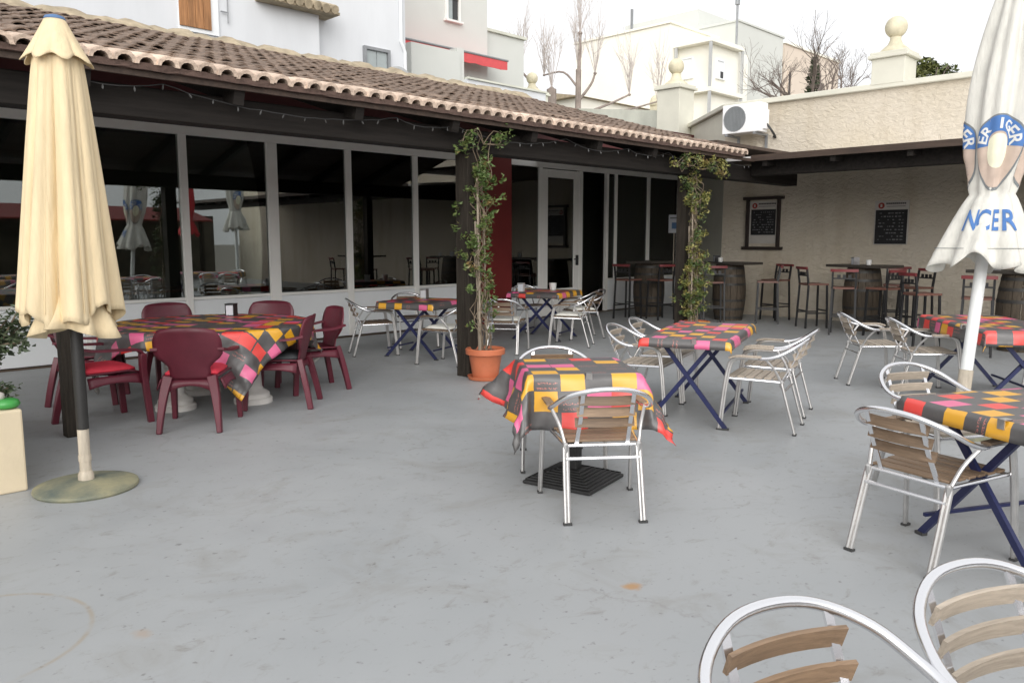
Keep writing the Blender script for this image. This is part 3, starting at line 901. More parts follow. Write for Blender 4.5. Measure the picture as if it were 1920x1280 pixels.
cov_m = cov.mesh('cover_tile', 'tile', True)
ncol = int((XRF - XL) / TP)
nrow = int((PYT - PY0) / math.cos(PITCH) / TE)
field = MB()
singles = 0
rt = Matrix.Rotation(PITCH, 4, 'X')
for r_ in range(nrow + 1):
    for c in range(ncol):
        x = XL + .08 + c * TP
        d = r_ * TE
        y, z = PY0 - .035 + d * math.cos(PITCH), PZ0 + .012 + d * math.sin(PITCH)
        jit = (random.gauss(0, .004), random.gauss(0, .006), random.gauss(0, .004))
        rot = (PITCH - .03 + random.gauss(0, .012), random.gauss(0, .03), random.gauss(0, .02))
        for kind in (0, 1):
            lx = x + (0 if kind == 0 else TP / 2) + jit[0]
            lz = z + (.028 if kind == 0 else .052) + jit[2] * (1 if kind == 0 else .4)
            ly = y + jit[1] + (0 if kind == 0 else .075)
            if (r_ == 0 and x > -0.3) or (kind == 0 and r_ == 1 and x > 0.2) or (kind == 0 and r_ == 2 and 1.0 < x):
                me = (cov_e if kind == 0 else pan_e) if r_ == 0 else cov_m
                link('roof_tile', me, po, (lx, ly, lz), rot)
                singles += 1
            else:
                M_ = Matrix.Translation((lx, ly, lz)) @ Matrix.Rotation(rot[2], 4, 'Z') @ Matrix.Rotation(rot[1], 4, 'Y') @ Matrix.Rotation(rot[0], 4, 'X')
                src = cov if kind == 0 else pan
                field.add([M_ @ Vector(p) for p in src.v], src.f)
fo = field.build('tile_field', 'tile', po, True)
fo['kind'] = 'stuff'
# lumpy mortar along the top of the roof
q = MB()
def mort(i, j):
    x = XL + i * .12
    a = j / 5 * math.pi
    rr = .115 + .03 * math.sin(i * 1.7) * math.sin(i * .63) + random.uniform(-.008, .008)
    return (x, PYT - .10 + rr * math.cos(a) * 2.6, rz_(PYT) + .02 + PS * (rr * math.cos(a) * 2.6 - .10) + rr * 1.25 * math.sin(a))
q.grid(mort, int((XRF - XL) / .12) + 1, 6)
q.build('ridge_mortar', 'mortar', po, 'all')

# fairy lights slung under the eave
fl = thing('string_lights', 'thin dark string of small clear bulbs sagging along the porch eave', 'string lights')
wire = MB()
hooks = [(1.9, .0), (2.55, .02), (4.75, .0), (5.5, .0), (7.2, .02), (8.4, .0), (9.3, .02), (10.2, 0), (11.0, 0), (11.6, .02)]
pts = []
for (a, za), (b_, zb) in zip(hooks, hooks[1:]):
    n_ = max(6, int((b_ - a) / .1))
    for k in range(n_):
        t = k / n_
        pts.append((a + (b_ - a) * t, 6.30 + .02 * math.sin(t * 9), 2.655 + za * (1 - t) + zb * t - .11 * min(1, (b_ - a) / 1.6) * 4 * t * (1 - t) + random.uniform(-.006, .006)))
wire.tube(pts, .0045, 5)
wire.build('wire', 'wire', fl)
bm_ = MB(); bm_.lathe([(.002, -.042), (.006, -.036), (.008, -.022), (.005, -.010), (.004, 0)], 6)
bme = bm_.mesh('bulb', 'bulb', True)
for k in range(2, len(pts), 2):
    if random.random() < .85:
        link('bulb', bme, fl, pts[k], (random.gauss(0, .35), random.gauss(0, .35), 0))

# ------------------------------------------------------------------ canopy along the right-hand wall
cn = thing('lean_to_canopy', 'dark timber lean-to canopy over the bar stools along the cream wall', 'canopy')
def cz(x): return 2.725 + (x - 11.47) * .075
q = MB(); q.bar([(11.47, 2.0, cz(11.47)), (11.47, 2.0, cz(11.47))], .01, .01) if False else None
q = MB()
q.add([(11.47, -6, cz(11.47)), (14.83, -6, cz(14.83)), (14.83, 6.7, cz(14.83)), (11.47, 6.7, cz(11.47)),
       (11.47, -6, cz(11.47) + .05), (14.83, -6, cz(14.83) + .05), (14.83, 6.7, cz(14.83) + .05), (11.47, 6.7, cz(11.47) + .05)],
      [(3, 2, 1, 0), (4, 5, 6, 7), (0, 1, 5, 4), (1, 2, 6, 5), (2, 3, 7, 6), (3, 0, 4, 7)])
q.build('roof_sheet', 'bounce_top', cn)  # top is never seen; made pale to bounce light onto the wall above
q = MB()
q.add([(11.2, 6.702, 2.99), (14.83, 6.702, 2.99), (14.83, 8.7, 2.99), (16.55, 10.5, 2.99), (11.2, 10.5, 2.99)] +
      [(11.2, 6.702, 3.04), (14.83, 6.702, 3.04), (14.83, 8.7, 3.04), (16.55, 10.5, 3.04), (11.2, 10.5, 3.04)],
      [(4, 3, 2, 1, 0), (5, 6, 7, 8, 9), (0, 1, 6, 5), (1, 2, 7, 6), (2, 3, 8, 7), (3, 4, 9, 8), (4, 0, 5, 9)])
q.build('flat_roof', 'brown_board', cn)
q = MB(); q.bbox((11.44, -6, 2.70), (11.468, 6.25, 2.79)); q.build('fascia_board', 'brown_board', cn)
q = MB(); q.bbox((11.8, -6, 2.51), (12.0, 6.44, 2.745)); q.build('beam', 'dark_timber', cn, bevel=.01)
y = -5.5
while y < 6.4:
    q = MB(); q.bar([(11.5, y, cz(11.5) - .055), (14.8, y, cz(14.8) - .055)], .08, .10); q.build('rafter', 'dark_timber', cn)
    y += 1.05
for k in range(8):
    x = 11.49 + k * .418
    q = MB(); q.bar([(x + .2, -6, cz(x + .2) - .004), (x + .2, 6.68, cz(x + .2) - .004)], .41, .006, (-.075, 0, 1)); q.build('ceiling_board', 'brown_board', cn)

# ------------------------------------------------------------------ boundary wall with ball-topped pillars
bw = thing('boundary_wall', 'textured cream boundary wall with coping and ball-topped pillar, bar tables along its foot', 'wall')
q = MB(); q.prism([(14.85, -9), (15.2, -9), (15.2, 8.56), (14.85, 8.7)], 0, 4.13); q.build('wall', 'stucco', bw)
dx, dy = 1.85, 2.0
q = MB(); q.prism([(14.852, 8.703), (15.203, 8.563), (17.0, 10.5), (16.72, 10.72)], 0, 4.13); q.build('wall', 'smooth_cream', bw)
q = MB(); q.prism([(14.76, -9), (15.3, -9), (15.3, 8.52), (14.76, 8.72)], 4.133, 4.23); q.build('coping', 'smooth_cream', bw, bevel=.015)
q = MB(); q.prism([(14.765, 8.725), (15.303, 8.525), (17.08, 10.45), (16.65, 10.79)], 4.133, 4.225); q.build('coping', 'smooth_cream', bw, bevel=.015)
def pillar(parent, x, y, zb, zc, w, mt='smooth_cream'):
    q = MB(); q.box((x, y, (zb + zc) / 2), (w, w, zc - zb)); p = q.build('pillar', mt, parent, bevel=.01)
    q = MB(); q.box((x, y, zc + .03), (w + .12, w + .12, .06)); q.box((x, y, zc + .085), (w + .06, w + .06, .05))
    q.build('cap', mt, p, bevel=.012)
    q = MB()
    pr = [(w * .5, .11), (w * .42, .16), (w * .22, .26), (w * .16, .34), (w * .17, .38)]
    zc2 = .38 + .17
    for k in range(1, 12):
        a = math.pi * k / 12
        if k >= 1:
            pr.append((.185 * math.sin(a), zc2 - .185 * math.cos(a)))
    q.lathe(pr, 20, (x, y, zc)); q.build('ball_finial', 'finial', p, 'all')
pillar(bw, 15.03, 5.52, 4.2, 4.64, .56)
fw = thing('rear_garden_wall', 'weathered pale garden wall with two ball-topped pillars beyond the porch roof', 'wall')
q = MB(); q.add([(16.3, 11.0, 0), (16.5, 10.86, 0), (19.0, 17.8, 0), (18.8, 17.9, 0), (16.3, 11.0, 4.52), (16.5, 10.86, 4.52), (19.0, 17.8, 5.66), (18.8, 17.9, 5.66)],
                [(3, 2, 1, 0), (4, 5, 6, 7), (0, 1, 5, 4), (1, 2, 6, 5), (2, 3, 7, 6), (3, 0, 4, 7)])
q.build('wall', 'old_cream', fw)
q = MB(); q.add([(12.4, 17.0, 0), (12.5, 17.2, 0), (19.0, 18.1, 0), (18.9, 17.9, 0), (12.4, 17.0, 5.5), (12.5, 17.2, 5.5), (19.0, 18.1, 5.66), (18.9, 17.9, 5.66)],
                [(3, 2, 1, 0), (4, 5, 6, 7), (0, 1, 5, 4), (1, 2, 6, 5), (2, 3, 7, 6), (3, 0, 4, 7)])
q.build('wall', 'old_cream', fw)
pillar(fw, 16.5, 11.02, 3.5, 5.0, .62)
pillar(fw, 18.9, 18.0, 4.5, 6.02, .72, 'old_cream')

# ------------------------------------------------------------------ houses beyond
def quad_prism(name, pts, z0, z1, mt, parent):
    q = MB(); q.prism(pts, z0, z1); return q.build(name, mt, parent)
def window(parent, c, w, h, axis, out_, mt_pane='shutter', depth=.12, mullions=1, mt_frame='frame'):
    """framed opening on a wall; axis 'x' or 'y' is the wall direction, out_ is the outward sign"""
    q = MB()
    def bx(a0, a1, z0, z1, d0, d1):
        if axis == 'x':
            q.bbox((c[0] + a0, c[1] + out_ * d0, c[2] + z0), (c[0] + a1, c[1] + out_ * d1, c[2] + z1))
        else:
            q.bbox((c[0] + out_ * d0, c[1] + a0, c[2] + z0), (c[0] + out_ * d1, c[1] + a1, c[2] + z1))
    t = .06
    bx(-w / 2, -w / 2 + t, 0, h, .002, depth * .6); bx(w / 2 - t, w / 2, 0, h, .002, depth * .6)
    bx(-w / 2 + t, w / 2 - t, h - t, h, .002, depth * .6); bx(-w / 2 - .06, w / 2 + .06, -.05, 0, .002, depth)
    f = q.build('window', mt_frame, parent)
    n_ = mullions + 1
    for k in range(n_):
        q = MB()
        a0 = -w / 2 + t + (w - 2 * t) * k / n_
        bx(a0 + .01, a0 + (w - 2 * t) / n_ - .01, .01, h - t, .003, .025)
        q.build('pane', mt_pane if not isinstance(mt_pane, (list, tuple)) else mt_pane[k % len(mt_pane)], f)
    return f
ha = thing('white_house', 'tall plain white house rising above the porch roof at left, with old orange shutter', 'house')
q = MB(); q.bbox((-6, 14.0, 0), (8.72, 20, 6.15)); q.build('wall', 'white_house', ha)
q = MB(); q.bbox((-6, 14.02, 6.16), (7.0, 20, 9)); q.build('wall', 'white_house', ha)
for (x0, x1) in ((5.98, 6.56),):
    q = MB(); q.bbox((x0 - .0, 13.96, 5.05), (x1 + .12, 13.998, 6.1)); w_ = q.build('window', 'panel', ha)
    for k in range(4):
        q = MB(); q.bbox((x0 + k * .14, 13.93, 5.12), (x0 + k * .14 + .132, 13.957, 6.1)); q.build('shutter_board', 'wood_shutter', w_)
q = MB()
for k in range(8):
    x = 7.55 + k * .19
    q.tube([(x, 13.66, 5.86 + .01 * (k % 2)), (x, 14.3, 6.08)], .085, 8)
q.bbox((7.4, 13.72, 5.80), (9.02, 14.3, 5.85))
q.build('roof', 'mortar', ha, True)
for x, z in ((2.85, 5.2), (5.75, 5.55), (6.85, 5.3)):
    q = MB(); q.tube([(x, 13.95, z), (x, 13.95, z + .6)], .012, 5); q.box((x - .06, 13.95, z + .18), (.14, .02, .02)); q.build('wire_bracket', 'metal_grey', ha)
hb = thing('white_annexe', 'white annexe wall with grey sliding window and drainpipe, beside the satellite dish', 'house')
q = MB(); q.bbox((8.725, 14.25, 0), (11.0, 20, 9)); q.build('wall', 'white_house', hb)
window(hb, (10.22, 14.25, 4.75), .66, .72, 'x', -1, 'shutter', mullions=1, mt_frame='metal_grey')
q = MB(); q.tube([(10.95, 14.2, 4.4), (10.95, 14.2, 5.5), (10.85, 14.2, 5.7), (10.85, 14.2, 7.5)], .035, 8); q.build('drainpipe', 'panel', hb)
q = MB(); q.tube([(8.8, 14.2, 3.5), (8.8, 14.2, 7)], .03, 8); q.build('drainpipe', 'panel', hb)
hc = thing('cream_house', 'pale cream house with one small white window high above the terrace', 'house')
q = MB(); q.bbox((11.0, 17.0, 0), (16.02, 26, 11)); q.build('wall', 'pale_house', hc)
window(hc, (14.72, 17.0, 7.36), .5, .62, 'x', -1, ('shutter', 'dark_hole'), mullions=1)
q = MB(); q.bbox((16.025, 17.3, 0), (17.8, 26, 7.42)); q.build('wing', 'pale_house', hc)
q = MB(); q.bbox((16.025, 17.22, 7.423), (17.86, 26.06, 7.50)); q.build('coping', 'old_cream', hc)
tr = thing('roof_terrace', 'cream terrace parapet under the red awning beyond the porch roof', 'terrace')
q = MB(); q.bbox((11.9, 15.2, 0), (13.4, 15.45, 6.05)); q.build('parapet', 'pale_house', tr)
q = MB(); q.bbox((13.405, 15.3, 0), (13.62, 15.6, 6.18)); q.build('pier', 'pale_house', tr)
q = MB(); q.bbox((13.625, 15.2, 0), (16.5, 15.4, 5.45)); q.build('parapet', 'white_house', tr)
q = MB(); q.bbox((13.63, 15.15, 5.453), (16.52, 15.45, 5.50)); q.build('coping', 'old_cream', tr)
aw = thing('awning', 'faded red folding awning with metal arm over the terrace', 'awning')
q = MB(); q.slab(lambda i, j: (12.1 + i * .24 * 3.7 / 3.7, 16.95 - j * .28, 6.63 - j * .10), 18, 3, .03); q.build('canvas', 'awning', aw)
q = MB(); q.slab(lambda i, j: (12.1 + i * .24, 16.37, 6.42 - j * .11 - (.03 * abs(math.sin(i * 1.3)) if j == 2 else 0)), 18, 3, .02); q.build('valance', 'awning', aw)
q = MB(); q.tube([(12.1, 16.36, 6.44), (16.2, 16.36, 6.44)], .03, 8); q.build('front_bar', 'metal_grey', aw)
for x in (12.4, 15.6):
    q = MB(); q.tube([(x, 16.98, 6.45), (x, 16.38, 6.40)], .02, 6); q.build('arm', 'metal_grey', aw)
sd_ = thing('satellite_dish', 'grey satellite dish standing behind the porch roof below the sliding window', 'satellite dish', (9.42, 12.6, 4.3))
q = MB()
q.slab(lambda i, j: (math.cos(i / 20 * 2 * math.pi) * .36 * j / 5, -.10 + .09 * (j / 5) ** 2 * -1, math.sin(i / 20 * 2 * math.pi) * .36 * j / 5 + .06), 21, 6, .012)
q.build('reflector', 'dish', sd_, 'all')
q = MB(); q.tube([(0, -.09, -.0), (0, .02, -.05), (0, .05, -.6)], .025, 8); q.build('mast', 'metal_grey', sd_)
q = MB(); q.tube([(0, -.12, -.28), (0, -.45, .0)], .012, 6); q.build('arm', 'metal_grey', sd_)

he = thing('distant_cream_building', 'large cream apartment building with glazed corner bay, far beyond the wall', 'building')
q = MB(); q.bbox((35, 23.8, 0), (39.5, 30.0, 12.25)); q.build('wall', 'cream_house', he)
q = MB(); q.bbox((34.9, 23.7, 12.252), (39.6, 30.1, 12.36)); q.build('coping', 'cream_house', he)
q = MB(); q.bbox((40, 25.35, 0), (47, 30.4, 14.2)); q.build('upper_block', 'pale_house', he)
window(he, (40, 26.6, 11.9), 1.1, 1.3, 'y', -1, 'shutter', mullions=1)
q = MB(); q.bbox((39.52, 22.6, 0), (44.6, 25.3, 12.95)); q.build('wing', 'pale_house', he)
q = MB(); q.bbox((39.45, 22.53, 12.952), (44.7, 25.34, 13.05)); q.build('coping', 'pale_house', he)
q = MB(); q.bbox((35.75, 21.95, 0), (39.5, 23.79, 11.1)); q.build('bay', 'cream_house', he)
for z in (8.75, 11.1):
    q = MB(); q.bbox((35.3, 21.6, z + .003), (38.5, 23.79, z + .2)); q.build('bay_slab', 'cream_house', he)
for x, y in ((35.38, 23.66), (35.38, 21.68), (38.42, 21.68)):
    for z0, z1 in ((5.5, 8.75), (8.955, 11.1)):
        q = MB(); q.box((x, y, (z0 + z1) / 2), (.12, .12, z1 - z0)); q.build('bay_post', 'dish', he)
window(he, (35.75, 23.2, 9.6), .62, 1.0, 'y', -1, 'panel', mullions=0, mt_frame='panel')
window(he, (36.7, 21.95, 9.55), .7, .9, 'x', -1, ('panel',), mullions=0, mt_frame='panel')
q = MB(); q.bbox((36.75, 21.90, 9.58), (37.0, 21.925, 9.9)); q.build('open_pane', 'dark_hole', he)
q = MB(); q.tube([(37.9, 21.75, 11.3), (37.9, 21.75, 13.6)], .06, 8); q.tube([(37.9, 21.75, 13.3), (37.9, 21.75, 13.75)], .12, 8); q.build('flue', 'metal_grey', he)
q = MB(); q.bbox((35.3, 26.4, 12.37), (35.42, 26.5, 13.5)); q.build('roof_pipe', 'metal_grey', he)
hp = thing('far_peach_house', 'far peach coloured house with flat roof behind the bare tree', 'house')
q = MB(); q.bbox((46, 23.2, 0), (53.6, 30, 13.0)); q.build('wall', 'peach_house', hp)
q = MB(); q.bbox((45.9, 23.1, 13.003), (53.7, 30.1, 13.15)); q.build('coping', 'cream_house', hp)
window(hp, (46.7, 23.2, 9.9), .5, 1.6, 'x', -1, 'dark_hole', mullions=0, mt_frame='peach_house')
hr = thing('low_tiled_house', 'low ochre tiled roof and stub of wall glimpsed behind the pollarded trees', 'house')
q = MB(); q.bbox((26, 22, 0), (34, 28.5, 7.35)); q.build('wall', 'cream_house', hr)
q = MB(); q.add([(25.7, 21.8, 7.36), (34.2, 21.8, 7.36), (34.2, 28.7, 7.36), (25.7, 28.7, 7.36), (25.7, 25.2, 8.0), (34.2, 25.2, 8.0)],
                [(0, 1, 5, 4), (3, 0, 4), (2, 3, 4, 5), (1, 2, 5), (3, 2, 1, 0)]); q.build('roof', 'mortar', hr)
q = MB(); q.box((29.2, 20.5, 3.6), (.34, .34, 7.2)); q.lathe([(.26, 7.2), (.28, 7.3), (.22, 7.5), (.1, 7.62)], 10, (29.2, 20.5, 0)); q.build('chimney', 'finial', hr)

# ------------------------------------------------------------------ trees
def branch(q, p, d, ln, r_, depth, rng, up=.1, spread=.55, tw=3):
    n_ = 4
    pts, rs = [p], [r_]
    for k in range(n_):
        d = (d + Vector((rng.gauss(0, .12), rng.gauss(0, .12), rng.gauss(0, .08) + up * .3))).normalized()
        p = p + d * (ln / n_)
        pts.append(p)
        rs.append(max(.004, r_ * (1 - .42 * (k + 1) / n_)))
    q.tube(pts, rs, 6 if r_ > .03 else 4)
    if depth <= 0:
        return
    for k in range(tw if depth > 1 else tw + 1):
        t = rng.choice(pts[2:])
        nd = (d + Vector((rng.gauss(0, spread), rng.gauss(0, spread), rng.gauss(up, spread * .6)))).normalized()
        branch(q, t, nd, ln * rng.uniform(.55, .8), r_ * .5, depth - 1, rng, up, spread, tw)
def bare_tree(name, lab, loc, trunk_h, r_, limb, depth, seed, up=.2, spread=.55, tw=3, n0=5, fan=.7):
    rng = random.Random(seed)
    t = thing(name, lab, 'tree', loc, 0, 'bare winter trees beyond the wall')
    q = MB()
    q.tube([(0, 0, 0), (.03, .02, trunk_h * .4), (-.02, .03, trunk_h * .8), (0, 0, trunk_h)], [r_ * 1.25, r_, r_ * .9, r_ * .85], 9)
    q.build('trunk', 'bark', t, True)
    q = MB()
    for k in range(n0):
        a = 2 * math.pi * k / n0 + rng.uniform(-.3, .3)
        d = Vector((math.cos(a) * fan, math.sin(a) * fan, rng.uniform(.6, 1.1))).normalized()
        branch(q, Vector((0, 0, trunk_h * rng.uniform(.86, 1))), d, limb * rng.uniform(.8, 1.2), r_ * .5, depth, rng, up, spread, tw)
    q.build('crown', 'bark', t)
    return t
def pollard(name, lab, loc, heads, seed):
    """knuckled trunk whose heads throw up long thin shoots"""
    rng = random.Random(seed)
    t = thing(name, lab, 'tree', loc, 0, 'bare winter trees beyond the wall')
    q = MB()
    tr_ = MB()
    for (pts, rr) in heads:
        tr_.tube(smooth_path(pts, 4), [rr * (1 - .35 * k / (4 * (len(pts) - 1))) for k in range(4 * (len(pts) - 1) + 1)], 8)
        e = Vector(pts[-1])
        hb_ = min(rr, .09); tr_.lathe([(hb_ * .4, -hb_), (hb_ * 1.15, -hb_ * .3), (hb_ * 1.1, hb_ * .4), (hb_ * .4, hb_)], 8, e)
        for k in range(17):
            a = rng.uniform(0, 2 * math.pi)
            s_ = rng.uniform(.03, .30)
            d = Vector((math.cos(a) * s_, math.sin(a) * s_, 1)).normalized()
            ln = rng.uniform(1.0, 2.9)
            p2 = e + d * ln * .5 + Vector((rng.gauss(0, .05), rng.gauss(0, .05), 0))
            q.tube([e, p2, e + d * ln + Vector((rng.gauss(0, .1), rng.gauss(0, .1), .1))], [.010, .007, .004], 3)
            for b_ in range(2):
                o_ = p2 + d * rng.uniform(-.3, .4)
                q.tube([o_, o_ + (d + Vector((rng.gauss(0, .35), rng.gauss(0, .35), 0))).normalized() * rng.uniform(.4, .9)], [.010, .004], 3)
    tr_.build('trunk', 'pollard_bark', t, True)
    q.build('shoots', 'twig', t)
pollard('pollarded_tree', 'pollarded bare tree with tall thin shoots, right of the far ball pillar', (22.9, 19.5, 0),
        [([(0, 0, 0), (0, 0, 4), (.02, 0, 7.6)], .15), ([(0, 0, 7.0), (.02, -.05, 8.2), (.02, -.06, 8.9)], .075), ([(0, 0, 7.0), (-.35, .4, 7.55), (-.85, .9, 7.45)], .045),
         ([(0, 0, 6.5), (.3, -.35, 7.1), (.42, -.45, 7.5)], .055), ([(0, 0, 6.0), (.75, -.8, 6.4), (1.3, -1.35, 6.75)], .05), ([(0, 0, 6.0), (1.2, -1.2, 6.2), (2.0, -2.1, 6.5)], .04)], 3)
pollard('pollarded_tree', 'stouter pollarded stump with straight shoots just behind the far ball pillar', (22.0, 20.0, 0),
        [([(0, 0, 0), (0, 0, 4), (.02, 0, 6.9)], .27), ([(0, 0, 6.3), (-.3, .4, 6.9), (-.75, .85, 7.6)], .06)], 8)
bare_tree('bare_tree', 'spreading bare tree against the sky right of the cream building', (28.8, 13.6, 0), 6.2, .14, 1.5, 4, 11, .10, .5, 3, 6, .9)
bare_tree('bare_tree', 'smaller bare tree with sparse twigs just left of the near ball pillar', (34, 14.6, 0), 7.2, .12, 1.4, 4, 23, .15, .5, 3, 5, .6)
def foliage(q, centers, n_, size, rng, squash=(1, 1, 1), leafy=1.0):
    for k in range(n_):
        c, rad = rng.choice(centers)
        d = Vector((rng.gauss(0, 1), rng.gauss(0, 1), rng.gauss(0, 1))).normalized() * rad * rng.random() ** .45
        p = Vector(c) + Vector((d.x * squash[0], d.y * squash[1], d.z * squash[2]))
        u = Vector((rng.gauss(0, 1), rng.gauss(0, 1), rng.gauss(0, .6))).normalized()
        w = u.cross(Vector((rng.gauss(0, .5), rng.gauss(0, .5), 1)))
        w = w.normalized() if w.length > .01 else Vector((1, 0, 0))
        s_ = size * rng.uniform(.45, 1.6)
        nn = u.cross(w) * s_ * .18
        q.add([p - u * s_ * .5, p + w * s_ * .3 + nn, p + u * s_ * .5, p - w * s_ * .3 + nn], [(0, 1, 2), (0, 2, 3)])
gt = thing('evergreen_tree', 'rounded olive green treetop above the wall, right of the near ball pillar', 'tree', (42.5, 14.0, 0))
rng = random.Random(5)
q = MB(); q.tube([(0, 0, 0), (.1, 0, 6), (0, 0, 9)], [.3, .22, .12], 8)
for k in range(7):
    a = rng.uniform(0, 6.28)
    q.tube([(0, 0, 7.6 + k * .15), (math.cos(a) * .9, math.sin(a) * .9, 9 + rng.uniform(0, .8))], [.07, .02], 5)
q.build('trunk', 'bark', gt, True)
q = MB(); foliage(q, [((0, 0, 9.3), .9), ((.5, -.5, 9.5), .7), ((-.5, .5, 9.3), .7), ((.2, .2, 9.9), .6), ((.9, -.9, 9.2), .5), ((-1.3, 1.4, 9.0), .6), ((1.5, -1.5, 9.0), .55)], 2600, .2, rng, (1, 1, .7))
q.build('crown', 'tree_leaf', gt)
et = thing('cypress_tree', 'narrow dark green conifer between the bare trees behind the wall', 'tree', (33, 15.3, 0))
q = MB(); q.tube([(0, 0, 0), (0, 0, 8.7)], [.2, .05], 7); q.build('trunk', 'bark', et, True)
q = MB(); foliage(q, [((0, 0, 6.4 + .35 * k), .62 - .07 * k) for k in range(8)], 1500, .17, rng, (1, 1, 1))
q.build('crown', 'shrub', et)

# ------------------------------------------------------------------ air conditioner on the right wall
ac = thing('air_conditioner', 'white air conditioning unit with round grey fan grille on the cream wall', 'air conditioner', (14.5, 8.08, 3.56))
q = MB(); q.bbox((-.16, -.40, 0), (.16, .40, .55)); q.build('casing', 'ac', ac, bevel=.015)
q = MB(); q.tube([(-.163, .13 + .235 * math.cos(a * .2618), .275 + .235 * math.sin(a * .2618)) for a in range(24)], .008, 6, True)
for k in range(15):
    y = -.21 + k * .03
    h = math.sqrt(max(0, .232 ** 2 - y * y))
    q.bbox((-.170, .13 + y - .004, .275 - h), (-.164, .13 + y + .004, .275 + h))
q.build('fan_grille', 'metal_grey', ac)
q = MB(); 
m_ = Matrix.Rotation(-math.pi / 2, 4, 'Y')
q.lathe([(.228, 0), (.228, .002)], 28); q.v = [tuple(m_ @ Vector(p) + Vector((-.161, .13, .275))) for p in q.v]
q.build('fan_opening', 'ac_grey', ac)
q = MB(); q.bbox((-.05, -.45, .05), (.12, -.402, .42)); q.build('side_cover', 'ac', ac, bevel=.01)
for y in (-.3, .3):
    q = MB(); q.bbox((-.18, y - .02, -.045), (.348, y + .02, -.003)); q.bbox((.30, y - .02, -.3), (.348, y + .02, -.047)); q.build('bracket', 'metal_grey', ac)
q = MB(); q.tube(smooth_path([(.05, -.44, .15), (.1, -.52, .02), (.3, -.5, -.08), (.34, -.44, -.06)], 5), .022, 7); q.build('hose', 'cap', ac)

# ------------------------------------------------------------------ notices on the wall
def scribble(q, y0, y1, z0, z1, x, n_, rng):
    for k in range(n_):
        z = z1 - (k + .5) * (z1 - z0) / n_
        y = y0 + .02
        while y < y1 - .03:
            w = rng.uniform(.012, .05)
            if rng.random() < .75:
                hh = rng.uniform(.005, .012)
                q.bbox((x - .002, y, z - hh), (x, min(y + w, y1 - .01), z + hh))
            y += w + rng.uniform(.01, .03)
def menu(yc, z0, z1, w, framed, lab, seed):
    rng = random.Random(seed)
    t = thing('menu_board', lab, 'menu board', (14.83, yc, 0), 0, 'menu boards on the cream wall')
    X = 0.0
    def bx(name, mt, y0, y1, a, b_, d0, d1, par=t):
        q = MB(); q.bbox((X - d1, y0, a), (X - d0, y1, b_)); return q.build(name, mt, par)
    bx('poster', 'paper_warm', -w / 2, w / 2, z0, z1, -.012, .004)
    hz = z1 - .16
    bx('chalk_panel', 'black_board', -w / 2 + (.04 if framed else .02), w / 2 - (.04 if framed else .02), z0 + (.17 if framed else .012), hz, .005, .012)
    q = MB(); scribble(q, -w / 2 + .06, w / 2 - .06, z0 + (.2 if framed else .06), hz - .03, X - .013, 9, rng); q.build('chalk_writing', 'chalk', t)
    q = MB(); q.lathe([(.055, 0), (.055, .004)], 16); m_ = Matrix.Rotation(-math.pi / 2, 4, 'Y')
    q.v = [tuple(m_ @ Vector(p) + Vector((X - .005, w / 2 - .11, z1 - .085))) for p in q.v]; lg = q.build('logo', 'ink_red', t)
    q = MB(); q.bbox((X - .013, w / 2 - .125, z1 - .11), (X - .0105, w / 2 - .095, z1 - .06)); q.build('logo_mark', 'paper_warm', lg)
    q = MB(); rng2 = random.Random(seed + 1)
    y = w / 2 - .19
    while y > -w / 2 + .05:
        q.bbox((X - .007, y - .028, z1 - .065), (X - .005, y, z1 - .035)); y -= .034
    q.bbox((X - .007, -w / 2 + .06, z1 - .105), (X - .005, w / 2 - .2, z1 - .096)); q.build('heading', 'ink_dark', t)
    if framed:
        for y in (-1, 1):
            q = MB(); q.bbox((X - .05, y * (w / 2 + .03) - .032, z0 - .06), (X + .0, y * (w / 2 + .03) + .032, z1 + .03)); q.build('frame_stile', 'frame_wood', t, bevel=.004)
        for z in (z0 - .09, z1 + .06):
            q = MB(); q.bbox((X - .06, -w / 2 - .13, z - .03), (X + .0, w / 2 + .13, z + .03)); q.build('frame_rail', 'frame_wood', t, bevel=.004)
menu(7.78, 1.43, 2.26, .60, True, 'chalk menu poster in a heavy black wooden frame, near the vine', 31)
menu(5.34, 1.42, 2.19, .58, False, 'unframed chalk menu board, nearer to the white parasol', 41)
pn = thing('paper_notice', 'small white paper notice hanging beside the right-hand vine', 'notice', (15.35, 10.2, 0))
q = MB(); q.box((0, 0, 1.86), (.26, .006, .40), R(-45)); q.build('sheet', 'paper', pn)
q = MB(); q.box((-.0035, -.0035, 1.82), (.12, .003, .14), R(-45)); q.build('picture', 'ink_blue', pn)
q = MB(); q.box((-.0035, -.0035, 1.99), (.2, .003, .03), R(-45)); q.build('heading', 'print_grey', pn)
q = MB(); q.tube([(.01, .01, 0), (.01, .01, 1.7)], .012, 6); q.build('stand', 'pole_tan', pn)

